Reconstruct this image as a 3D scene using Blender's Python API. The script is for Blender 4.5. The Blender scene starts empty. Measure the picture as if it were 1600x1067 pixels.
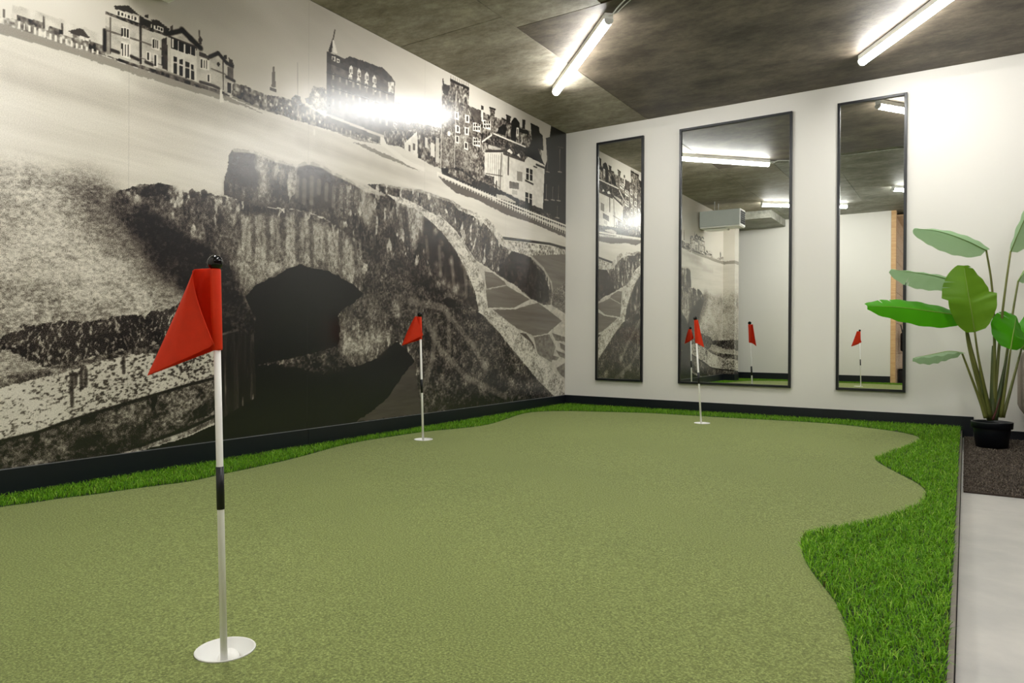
import bpy, bmesh, math
import numpy as np
from mathutils import Vector, Matrix
scene = bpy.context.scene
COL = scene.collection

# ------------------------------------------------------------------ camera
CAM_LOC = (3.14998, -5.77707, 0.62)
CAM_RIGHT = (0.839223, 0.543761, 0.005446)
CAM_UP = (-0.006304, -0.000285, 0.99998)
CAM_FWD = (-0.543751, 0.83924, -0.003189)
LENS = 24.6099
cd = bpy.data.cameras.new('camera'); cam = bpy.data.objects.new('camera', cd); COL.objects.link(cam)
cd.sensor_width = 36.0; cd.lens = LENS; cd.clip_start = .02; cd.clip_end = 60
_r, _u, _f = Vector(CAM_RIGHT), Vector(CAM_UP), Vector(CAM_FWD)
cam.matrix_world = Matrix(((_r.x, _u.x, -_f.x, CAM_LOC[0]), (_r.y, _u.y, -_f.y, CAM_LOC[1]), (_r.z, _u.z, -_f.z, CAM_LOC[2]), (0, 0, 0, 1)))
scene.camera = cam
# ------------------------------------------------------------------ world, exposure
w = bpy.data.worlds.new('world'); scene.world = w; w.use_nodes = True
w.node_tree.nodes['Background'].inputs[0].default_value = (.9, .95, 1, 1)
w.node_tree.nodes['Background'].inputs[1].default_value = .02
vs = scene.view_settings
vs.view_transform = 'Standard'; vs.look = 'None'; vs.gamma = 1.0; vs.use_curve_mapping = False
vs.exposure = 1.58
TUBE = 32.0            # strength of every LED batten
# ------------------------------------------------------------------ helpers
def s2l(c):
    return tuple((x/12.92 if x <= .04045 else ((x+.055)/1.055)**2.4) for x in c)
def rgb(r, g, b): return s2l((r/255, g/255, b/255))+(1,)
def material(name, color, rough=.5, metal=0, var=.0, scale=8, bump=0, bscale=40, spec=.5, color2=None, stretch=None, coat=0):
    m = bpy.data.materials.new(name); m.use_nodes = True
    nt = m.node_tree; b = nt.nodes['Principled BSDF']
    b.inputs['Base Color'].default_value = color
    b.inputs['Roughness'].default_value = rough; b.inputs['Metallic'].default_value = metal
    b.inputs['Specular IOR Level'].default_value = spec
    if coat: b.inputs['Coat Weight'].default_value = coat
    tc = nt.nodes.new('ShaderNodeTexCoord'); mp = nt.nodes.new('ShaderNodeMapping')
    nt.links.new(tc.outputs['Object'], mp.inputs[0])
    if stretch: mp.inputs['Scale'].default_value = stretch
    if var or color2:
        n = nt.nodes.new('ShaderNodeTexNoise'); n.inputs['Scale'].default_value = scale; n.inputs['Detail'].default_value = 6
        n.inputs['Roughness'].default_value = .62
        nt.links.new(mp.outputs[0], n.inputs[0])
        r = nt.nodes.new('ShaderNodeValToRGB')
        c2 = color2 or tuple(x*(1-var) for x in color[:3])+(1,)
        r.color_ramp.elements[0].color = c2; r.color_ramp.elements[0].position = .34
        r.color_ramp.elements[1].color = color if color2 else tuple(min(1, x*(1+var)) for x in color[:3])+(1,)
        r.color_ramp.elements[1].position = .66
        nt.links.new(n.outputs[0], r.inputs[0]); nt.links.new(r.outputs[0], b.inputs['Base Color'])
    if bump:
        n2 = nt.nodes.new('ShaderNodeTexNoise'); n2.inputs['Scale'].default_value = bscale; n2.inputs['Detail'].default_value = 4
        nt.links.new(mp.outputs[0], n2.inputs[0])
        bp = nt.nodes.new('ShaderNodeBump'); bp.inputs['Strength'].default_value = bump; bp.inputs['Distance'].default_value = .01
        nt.links.new(n2.outputs[0], bp.inputs['Height']); nt.links.new(bp.outputs[0], b.inputs['Normal'])
    return m
def tag(o, label=None, cat=None, group=None, kind=None):
    if label: o['label'] = label
    if cat: o['category'] = cat
    if group: o['group'] = group
    if kind: o['kind'] = kind
    return o
def empty(name, loc, rz=0):
    o = bpy.data.objects.new(name, None); COL.objects.link(o); o.location = loc; o.rotation_euler = (0, 0, rz)
    o.empty_display_size = .1
    return o
def build(name, bm, mat, parent=None, smooth=False, loc=None):
    me = bpy.data.meshes.new(name); bm.normal_update(); bm.to_mesh(me); bm.free()
    if smooth: me.shade_smooth()
    me.materials.append(mat)
    o = bpy.data.objects.new(name, me); COL.objects.link(o)
    if loc is not None: o.location = loc
    if parent: o.parent = parent
    return o
def nb(): return bmesh.new()
def box(bm, x0, x1, y0, y1, z0, z1, bevel=0):
    vs_ = [bm.verts.new(c) for c in ((x0,y0,z0),(x1,y0,z0),(x1,y1,z0),(x0,y1,z0),(x0,y0,z1),(x1,y0,z1),(x1,y1,z1),(x0,y1,z1))]
    fs = [bm.faces.new([vs_[i] for i in f]) for f in ((3,2,1,0),(4,5,6,7),(0,1,5,4),(1,2,6,5),(2,3,7,6),(3,0,4,7))]
    if bevel:
        es = list({e for f in fs for e in f.edges})
        bmesh.ops.bevel(bm, geom=es, offset=bevel, segments=2, affect='EDGES', profile=.5)
    return bm
def boxm(x0, x1, y0, y1, z0, z1, bevel=0): return box(nb(), x0, x1, y0, y1, z0, z1, bevel)
def lathe(bm, prof, n=32, center=(0,0), z0=0, cap=True):
    rings = []
    for r, z in prof:
        rings.append([bm.verts.new((center[0]+r*math.cos(2*math.pi*i/n), center[1]+r*math.sin(2*math.pi*i/n), z0+z)) for i in range(n)])
    for a, b in zip(rings[:-1], rings[1:]):
        for i in range(n): bm.faces.new((a[i], a[(i+1) % n], b[(i+1) % n], b[i]))
    if cap:
        bm.faces.new(rings[0][::-1]); bm.faces.new(rings[-1])
    return bm
def tube(bm, pts, radii, n=10):
    pts = [Vector(p) for p in pts]
    if not hasattr(radii, '__len__'): radii = [radii]*len(pts)
    rings = []; ref = None
    for i, p in enumerate(pts):
        d = (pts[min(i+1, len(pts)-1)]-pts[max(i-1, 0)]).normalized()
        if ref is None: ref = Vector((1, 0, 0)) if abs(d.x) < .9 else Vector((0, 1, 0))
        a = d.cross(ref).normalized(); b = a.cross(d).normalized(); ref = b
        ref = b
        rings.append([bm.verts.new(p+radii[i]*(a*math.cos(2*math.pi*k/n)+b*math.sin(2*math.pi*k/n))) for k in range(n)])
    for a, b in zip(rings[:-1], rings[1:]):
        for k in range(n): bm.faces.new((a[k], a[(k+1) % n], b[(k+1) % n], b[k]))
    bm.faces.new(rings[0][::-1]); bm.faces.new(rings[-1])
    bmesh.ops.recalc_face_normals(bm, faces=bm.faces)
    return bm
def smooth_path(pts, n=6):
    P_ = [Vector(p) for p in pts]; P_ = [P_[0]*2-P_[1]]+P_+[P_[-1]*2-P_[-2]]
    o = []
    for i in range(1, len(P_)-2):
        for k in range(n):
            t = k/n; a, b, c, d = P_[i-1:i+3]
            o.append(.5*((2*b)+(c-a)*t+(2*a-5*b+4*c-d)*t*t+(3*b-a-3*c+d)*t**3))
    o.append(P_[-2]); return o
def struct(name, bm, mat, **k): return tag(build(name, bm, mat, **k), kind='structure')

H = 2.547; FLOOR = -.043; SUB = -.13; EDGE = 3.125; FRONT = -5.95; DEEP = -8.7; RIGHT = 4.7
def tz(x, y): return .00469*(y+4.65)+.00268*(x-1.86)     # the green rises a little towards the back wall

# ------------------------------------------------------------------ materials
M_wall = material('white_wall_paint', rgb(232, 229, 222), .55, bump=.03, bscale=260)
M_black = material('black_painted_board', rgb(14, 20, 28), .38, var=.1, scale=6)
M_frame = material('black_mirror_frame', rgb(12, 15, 20), .35)
M_white = material('white_plastic', rgb(238, 238, 234), .35)
M_pole = material('white_pole_paint', rgb(248, 247, 243), .3)
M_blackgloss = material('black_gloss_plastic', rgb(8, 9, 12), .12)
M_blackmat = material('black_matt_plastic', rgb(13, 16, 22), .42)
M_wood = material('pale_timber', rgb(228, 190, 140), .45, color2=rgb(206, 160, 108), scale=5, stretch=(1.5, 1.5, 14))
M_plank = material('timber_plank', rgb(226, 200, 168), .4, color2=rgb(196, 162, 126), scale=4, stretch=(2, 1, 12))
M_floor = material('grey_vinyl_tile', rgb(206, 202, 196), .35, color2=rgb(182, 180, 176), scale=3.2, stretch=(1, 1, 1), bump=.05, bscale=150)
M_backing = material('dark_mural_backing', rgb(60, 57, 53), .7, var=.1)
M_brown = material('brown_stained_plank', rgb(104, 76, 56), .5, color2=rgb(70, 50, 38), scale=4, stretch=(1, 1.2, 12))
M_sub = material('screed', rgb(120, 118, 112), .8, var=.1)
M_metal = material('brushed_edge_metal', rgb(120, 112, 104), .45, metal=.6, var=.1, scale=30)
M_ac = material('pale_grey_sheet_metal', rgb(196, 202, 198), .4, var=.03)
M_alu = material('aluminium_and_highlight', rgb(170, 172, 174), .35, metal=.8)
M_fabric = material('taupe_upholstery', rgb(150, 138, 128), .85, var=.12, scale=60, bump=.2, bscale=300)
def concrete(name, c1, c2, rough, seed):
    m = material(name, c1, rough, color2=c2, scale=2.6, stretch=(1, 1.7, 1), bump=.12, bscale=55, spec=.3)
    nt = m.node_tree; b = nt.nodes['Principled BSDF']
    n = nt.nodes.new('ShaderNodeTexNoise'); n.inputs['Scale'].default_value = 14; n.inputs['Detail'].default_value = 10; n.inputs['Roughness'].default_value = .78
    mp = [x for x in nt.nodes if x.type == 'MAPPING'][0]; mp.inputs['Location'].default_value = (seed, seed*1.7, 0)
    nt.links.new(mp.outputs[0], n.inputs[0])
    r = nt.nodes.new('ShaderNodeValToRGB'); r.color_ramp.elements[0].position = .3; r.color_ramp.elements[1].position = .75
    r.color_ramp.elements[0].color = (.50, .48, .44, 1); r.color_ramp.elements[1].color = (1.30, 1.28, 1.22, 1)
    nt.links.new(n.outputs[0], r.inputs[0])
    mx = nt.nodes.new('ShaderNodeMix'); mx.data_type = 'RGBA'; mx.blend_type = 'MULTIPLY'; mx.inputs[0].default_value = 1
    base = b.inputs['Base Color'].links[0].from_socket
    nt.links.new(base, mx.inputs[6]); nt.links.new(r.outputs[0], mx.inputs[7]); nt.links.new(mx.outputs[2], b.inputs['Base Color'])
    return m
M_conc_light = concrete('pale_cast_concrete', rgb(178, 172, 159), rgb(138, 131, 117), .62, 1.3)
M_conc_grey = concrete('grey_cast_concrete', rgb(176, 177, 170), rgb(126, 127, 120), .62, 5.1)
M_conc_dark = concrete('dark_cast_concrete', rgb(122, 112, 99), rgb(76, 69, 60), .55, 8.7)
def mirror_mat():
    m = material('mirror_silver', (.80, .815, .79, 1), .0, metal=1); return m
M_mirror = mirror_mat()
def emit_mat(name, col, s):
    m = bpy.data.materials.new(name); m.use_nodes = True; b = m.node_tree.nodes['Principled BSDF']
    b.inputs['Base Color'].default_value = (.9, .9, .9, 1)
    b.inputs['Emission Color'].default_value = col; b.inputs['Emission Strength'].default_value = s
    return m
M_cap = material('clear_grey_end_cap', rgb(205, 206, 200), .3)
M_led = emit_mat('lit_led_diffuser', (1, .992, .962, 1), TUBE)

# ------------------------------------------------------------------ room shell
struct('floor', boxm(-.8, RIGHT+.2, DEEP-.2, .2, SUB-.1, SUB), M_sub)
scr = struct('floor_tiled', boxm(EDGE+.012, RIGHT, DEEP, 0, SUB, FLOOR-.004), M_sub)
k = 0
for i in range(6):
    for j in range(15):
        x0 = EDGE+.012+i*.61; y0 = -j*.61
        if x0 > RIGHT-.1: continue
        if y0-.1 < DEEP: continue
        build('tile', boxm(x0+.0003, min(x0+.6097, RIGHT), max(y0-.6097, DEEP), y0-.0003, FLOOR-.004, FLOOR), M_floor, scr)
struct('floor_corridor', boxm(2.22, EDGE+.012, DEEP, FRONT, SUB, FLOOR), M_floor)
struct('wall_left', boxm(-.25, -.004, FRONT, .2, SUB, H+.1), M_backing)
struct('wall_back', boxm(-.25, RIGHT+.2, 0, .2, SUB, H+.1), M_wall)
wr = struct('wall_right', boxm(RIGHT+.02, RIGHT+.2, DEEP, 0, SUB, H+.1), M_brown)
for i in range(13):
    build('plank', boxm(RIGHT, RIGHT+.02, DEEP, -.001, FLOOR+i*.2, min(FLOOR+i*.2+.196, H), .003), M_brown, wr)
struct('wall_front', boxm(-.8, 2.22, FRONT-.12, FRONT, SUB, H+.1), M_wall)
struct('wall_deep', boxm(2.0, RIGHT+.2, DEEP-.2, DEEP, SUB, H+.1), M_wall)
struct('wall_pier', boxm(-.004, .173, -5.32, -5.10, SUB, H), M_wall)
ceil = struct('ceiling', boxm(-.8, RIGHT+.2, DEEP-.2, .2, H+.012, H+.15), M_conc_grey)
PAN = [  # x0, x1, y0, y1, material: imprints of the formwork boards
    (0, .806, -2.297, 0, M_conc_light), (.806, RIGHT, -2.13, 0, M_conc_dark),
    (0, .806, -4.95, -2.297, M_conc_light), (.806, 1.385, -4.4, -2.13, M_conc_light), (1.385, 1.95, -4.98, -2.20, M_conc_grey), (1.95, 2.62, -4.98, -2.24, M_conc_grey),
    (2.62, 3.3, -4.98, -2.13, M_conc_grey), (3.3, RIGHT, -4.98, -2.13, M_conc_grey),
    (1.385, 2.62, -5.95, -4.98, M_conc_grey), (2.62, RIGHT, -5.95, -4.98, M_conc_grey), (.806, 1.385, -5.95, -4.4, M_conc_grey), (0, .806, -5.95, -4.95, M_conc_grey)]
for x0, x1, y0, y1, m in PAN:
    g = .0022
    build('formwork_panel', boxm(x0+g, x1-g, y0+g, y1-g, H, H+.012, .0012), m, ceil)
struct('ceiling_beam', boxm(-.004, .735, FRONT, -4.97, 2.435, H), M_conc_grey)
# skirting boards
bbl = struct('baseboard_left', boxm(-.004, .014, -5.10, -3.062, SUB, .1005), M_black)
build('board', boxm(-.004, .014, -3.06, -.014, SUB, .1005), M_black, bbl)
struct('highlight_strip', boxm(-.004, .0065, -5.10, -.014, .1005, .1025), M_alu)  # pale strip built in for the highlight line along the board's top edge
bbb = struct('baseboard_back', boxm(.477, 3.20, -.014, 0, SUB, .103), M_black)
build('board', boxm(0, .4755, -.014, 0, SUB, .103), M_black, bbb)
struct('baseboard_right', boxm(3.2015, RIGHT, -.012, 0, FLOOR, .022), M_black)
struct('baseboard_front', boxm(.0, 2.22, FRONT, FRONT+.014, SUB, .103), M_black)
struct('baseboard_pier', boxm(.173, .187, -5.32, -5.086, SUB, .103), M_black)
struct('baseboard_pier_face', boxm(.014, .173, -5.10, -5.086, SUB, .103), M_black)
# timber lined corridor beyond the white wall
struct('trim_2', boxm(2.2205, 2.285, FRONT-.12, FRONT+.012, FLOOR, H, .004), M_wood)
tw = struct('wall_timber', boxm(2.10, 2.235, DEEP, FRONT-.12, SUB, H), M_wood)
for i in range(11):
    z0 = FLOOR+.004+i*.2345
    build('plank', boxm(2.235, 2.262, DEEP, FRONT-.121, z0, min(z0+.2285, H), .003), M_plank, tw)
cs = struct('ceiling_corridor', boxm(2.262, 3.6, DEEP, FRONT-.3, H-.03, H-.02), M_wood)
for i in range(9):
    x0 = 2.264+i*.148
    build('plank', boxm(x0, x0+.144, DEEP, FRONT-.3, H-.045, H-.03, .002), M_plank, cs)

# ---- mural print: tone painter (numpy) ----
def _tab(seed):
    return np.random.RandomState(seed).rand(256, 256).astype(np.float32)
def vnoise(x, y, seed):
    T = _tab(seed)
    xi = np.floor(x).astype(np.int64); yi = np.floor(y).astype(np.int64)
    fx = (x - xi); fy = (y - yi)
    fx = fx*fx*(3-2*fx); fy = fy*fy*(3-2*fy)
    a = T[yi & 255, xi & 255]; b = T[yi & 255, (xi+1) & 255]
    c = T[(yi+1) & 255, xi & 255]; d = T[(yi+1) & 255, (xi+1) & 255]
    return (a*(1-fx)+b*fx)*(1-fy) + (c*(1-fx)+d*fx)*fy
def fbm(x, y, seed, octv=3):
    s = 0; a = 1; t = 0
    for k in range(octv):
        s = s + a*vnoise(x*2**k + 17.3*k, y*2**k + 9.1*k, seed+k); t += a; a *= .6
    return s/t
def inside(poly, X, Y):
    r = np.zeros(X.shape, bool)
    n = len(poly)
    for i in range(n):
        x0, y0 = poly[i]; x1, y1 = poly[(i+1) % n]
        if y0 == y1: continue
        c = ((y0 > Y) != (y1 > Y)) & (X < (x1-x0)*(Y-y0)/(y1-y0)+x0)
        r ^= c
    return r
def texture(kind, X, Y, base, seed):
    # every texture is a print pattern: tone variation around a base tone
    if kind == 0: return np.full(X.shape, base)
    if kind == 1:   # mown grass streaks
        n = fbm(X*1.6, (Y+.03*X)*22, seed, 4)-.5
        return base + .17*n
    if kind == 2:   # rough sunlit turf
        n = fbm(X*7, Y*11, seed, 3)-.5
        g = fbm(X*80, Y*130, seed+5, 2)-.5
        return base + .42*n + .6*g
    if kind == 3:   # lichen on vertical masonry
        w = X + .03*(fbm(X*9, Y*9, seed+3, 2)-.5)
        n = fbm(w*22, Y*7, seed, 3)-.5
        b = fbm(X*5, Y*5, seed+8, 2)-.5
        g = fbm(X*100, Y*75, seed+5, 2)-.5
        l = np.clip((fbm(w*26, Y*13, seed+11, 3)-.63)*12, 0, 1)
        return (base - .03 + .5*n + .3*b + .6*g)*(1-l) + l*(.72+.5*g)
    if kind == 4:   # rubble, dark and light specks
        n = fbm(X*14, Y*18, seed, 3)-.5
        g = fbm(X*85, Y*95, seed+5, 2)-.5
        return base - .03 + .6*n + .65*g
    if kind == 5:   # pale flaking plaster with dark flecks
        n = fbm(X*4, Y*6, seed, 2)-.5
        f = np.clip((fbm(X*75+Y*30, Y*120-X*25, seed+5, 3)-.53-.25*n)*6, 0, 1)
        return base + .2*n - .5*f
    if kind == 6:   # busy facade or crowd
        n = vnoise(X*42, Y*34, seed)-.5
        g = vnoise(X*105, Y*80, seed+4)-.5
        return base + .42*n + .5*g
    if kind == 7:   # ashlar
        n = fbm(X*30, Y*40, seed, 2)-.5
        return base + .20*n
    if kind == 8:   # long dry grass
        n = fbm(X*6, Y*9, seed, 3)-.5
        w = X + .02*(vnoise(X*15, Y*15, seed+1)-.5)
        b = np.clip((fbm(w*120+Y*50, Y*45-X*22, seed+3, 2)-.62)*5, 0, 1)
        c = np.clip((fbm(w*130-Y*65, Y*45+X*26, seed+6, 2)-.63)*5, 0, 1)
        return base + .45*n + .5*np.maximum(b, c)
    if kind == 9:   # wet dark water
        n = fbm(X*6, Y*40, seed, 3)-.5
        return base + .08*n
    if kind == 10:  # wooden piles
        n = fbm(X*60, Y*3, seed, 3)-.5
        l = np.clip((fbm(X*95, Y*7, seed+7, 2)-.72)*6, 0, 1)
        return base + .26*n + .4*l
GRAIN = {0: .03, 1: .12, 2: .36, 3: .40, 4: .40, 5: .22, 6: .12, 7: .12, 8: .40, 9: .02, 10: .15}
def soften(m, r):
    for ax in (0, 1):
        for _ in range(2):
            k = min(r, (m.shape[ax]-1)//2)
            if k < 1: continue
            p = np.concatenate([np.repeat(m.take([0], ax), k+1, ax), m, np.repeat(m.take([-1], ax), k, ax)], ax)
            c = np.cumsum(p, ax)
            n = m.shape[ax]
            m = (c.take(range(2*k+1, 2*k+1+n), ax) - c.take(range(0, n), ax))/(2*k+1)
    return m
def paint(y, z, ops, sky):
    Y, Z = np.meshgrid(y, z)
    grain = np.full(Y.shape, .02, np.float32)
    w = 0; v = 0
    for (cy, cz, t) in sky:
        q = 1/((Y-cy)**2+(Z-cz)**2*2+.03)**1.6
        w = w+q; v = v+q*t
    out = v/w + .05*(fbm(Y*1.6+Z*1.2, Z*7+Y*1.5, 5, 3)-.5)
    seed = 20
    for op in ops:
        k = op[0]; seed += 13
        if k == 'P':
            _, tone, kind, rough, alpha, pts = op
            ys = [p[0] for p in pts]; zs = [p[1] for p in pts]
            i0 = np.searchsorted(y, min(ys)-.1); i1 = np.searchsorted(y, max(ys)+.1)
            j0 = np.searchsorted(z, min(zs)-.1); j1 = np.searchsorted(z, max(zs)+.1)
            if i1 <= i0 or j1 <= j0: continue
            A = Y[j0:j1, i0:i1]; B = Z[j0:j1, i0:i1]
            A2, B2 = A, B
            if rough:
                A2 = A + rough*2*(fbm(A*34, B*34, seed+1, 2)-.5)
                B2 = B + rough*2*(fbm(A*34+50, B*34+50, seed+2, 2)-.5)
            m = inside(pts, A2, B2)
            o = out[j0:j1, i0:i1]
            t = texture(kind, A, B, tone, seed)
            if alpha < 1 and rough >= .01:
                m = soften(m.astype(np.float32), int(min(rough, .05)/.0045)+1)*alpha
            else:
                m = m.astype(np.float32)*alpha
            o[:] = o*(1-m) + t*m
            g = grain[j0:j1, i0:i1]
            g[:] = g*(1-m) + GRAIN[kind]*m
        else:           # polyline stroke
            _, tone, wid, alpha, pts = op
            for (ay, az), (by, bz) in zip(pts[:-1], pts[1:]):
                i0 = np.searchsorted(y, min(ay, by)-wid); i1 = np.searchsorted(y, max(ay, by)+wid)
                j0 = np.searchsorted(z, min(az, bz)-wid); j1 = np.searchsorted(z, max(az, bz)+wid)
                if i1 <= i0 or j1 <= j0: continue
                A = Y[j0:j1, i0:i1]; B = Z[j0:j1, i0:i1]
                dy, dz = by-ay, bz-az; L = dy*dy+dz*dz+1e-12
                s = np.clip(((A-ay)*dy+(B-az)*dz)/L, 0, 1)
                d = np.hypot(A-ay-s*dy, B-az-s*dz)
                m = np.clip((wid-d)/(wid*.5), 0, 1)*alpha
                o = out[j0:j1, i0:i1]
                o[:] = o*(1-m)+tone*m
    return np.clip(.47+(out-.47)*1.12, .01, .97), grain

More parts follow.
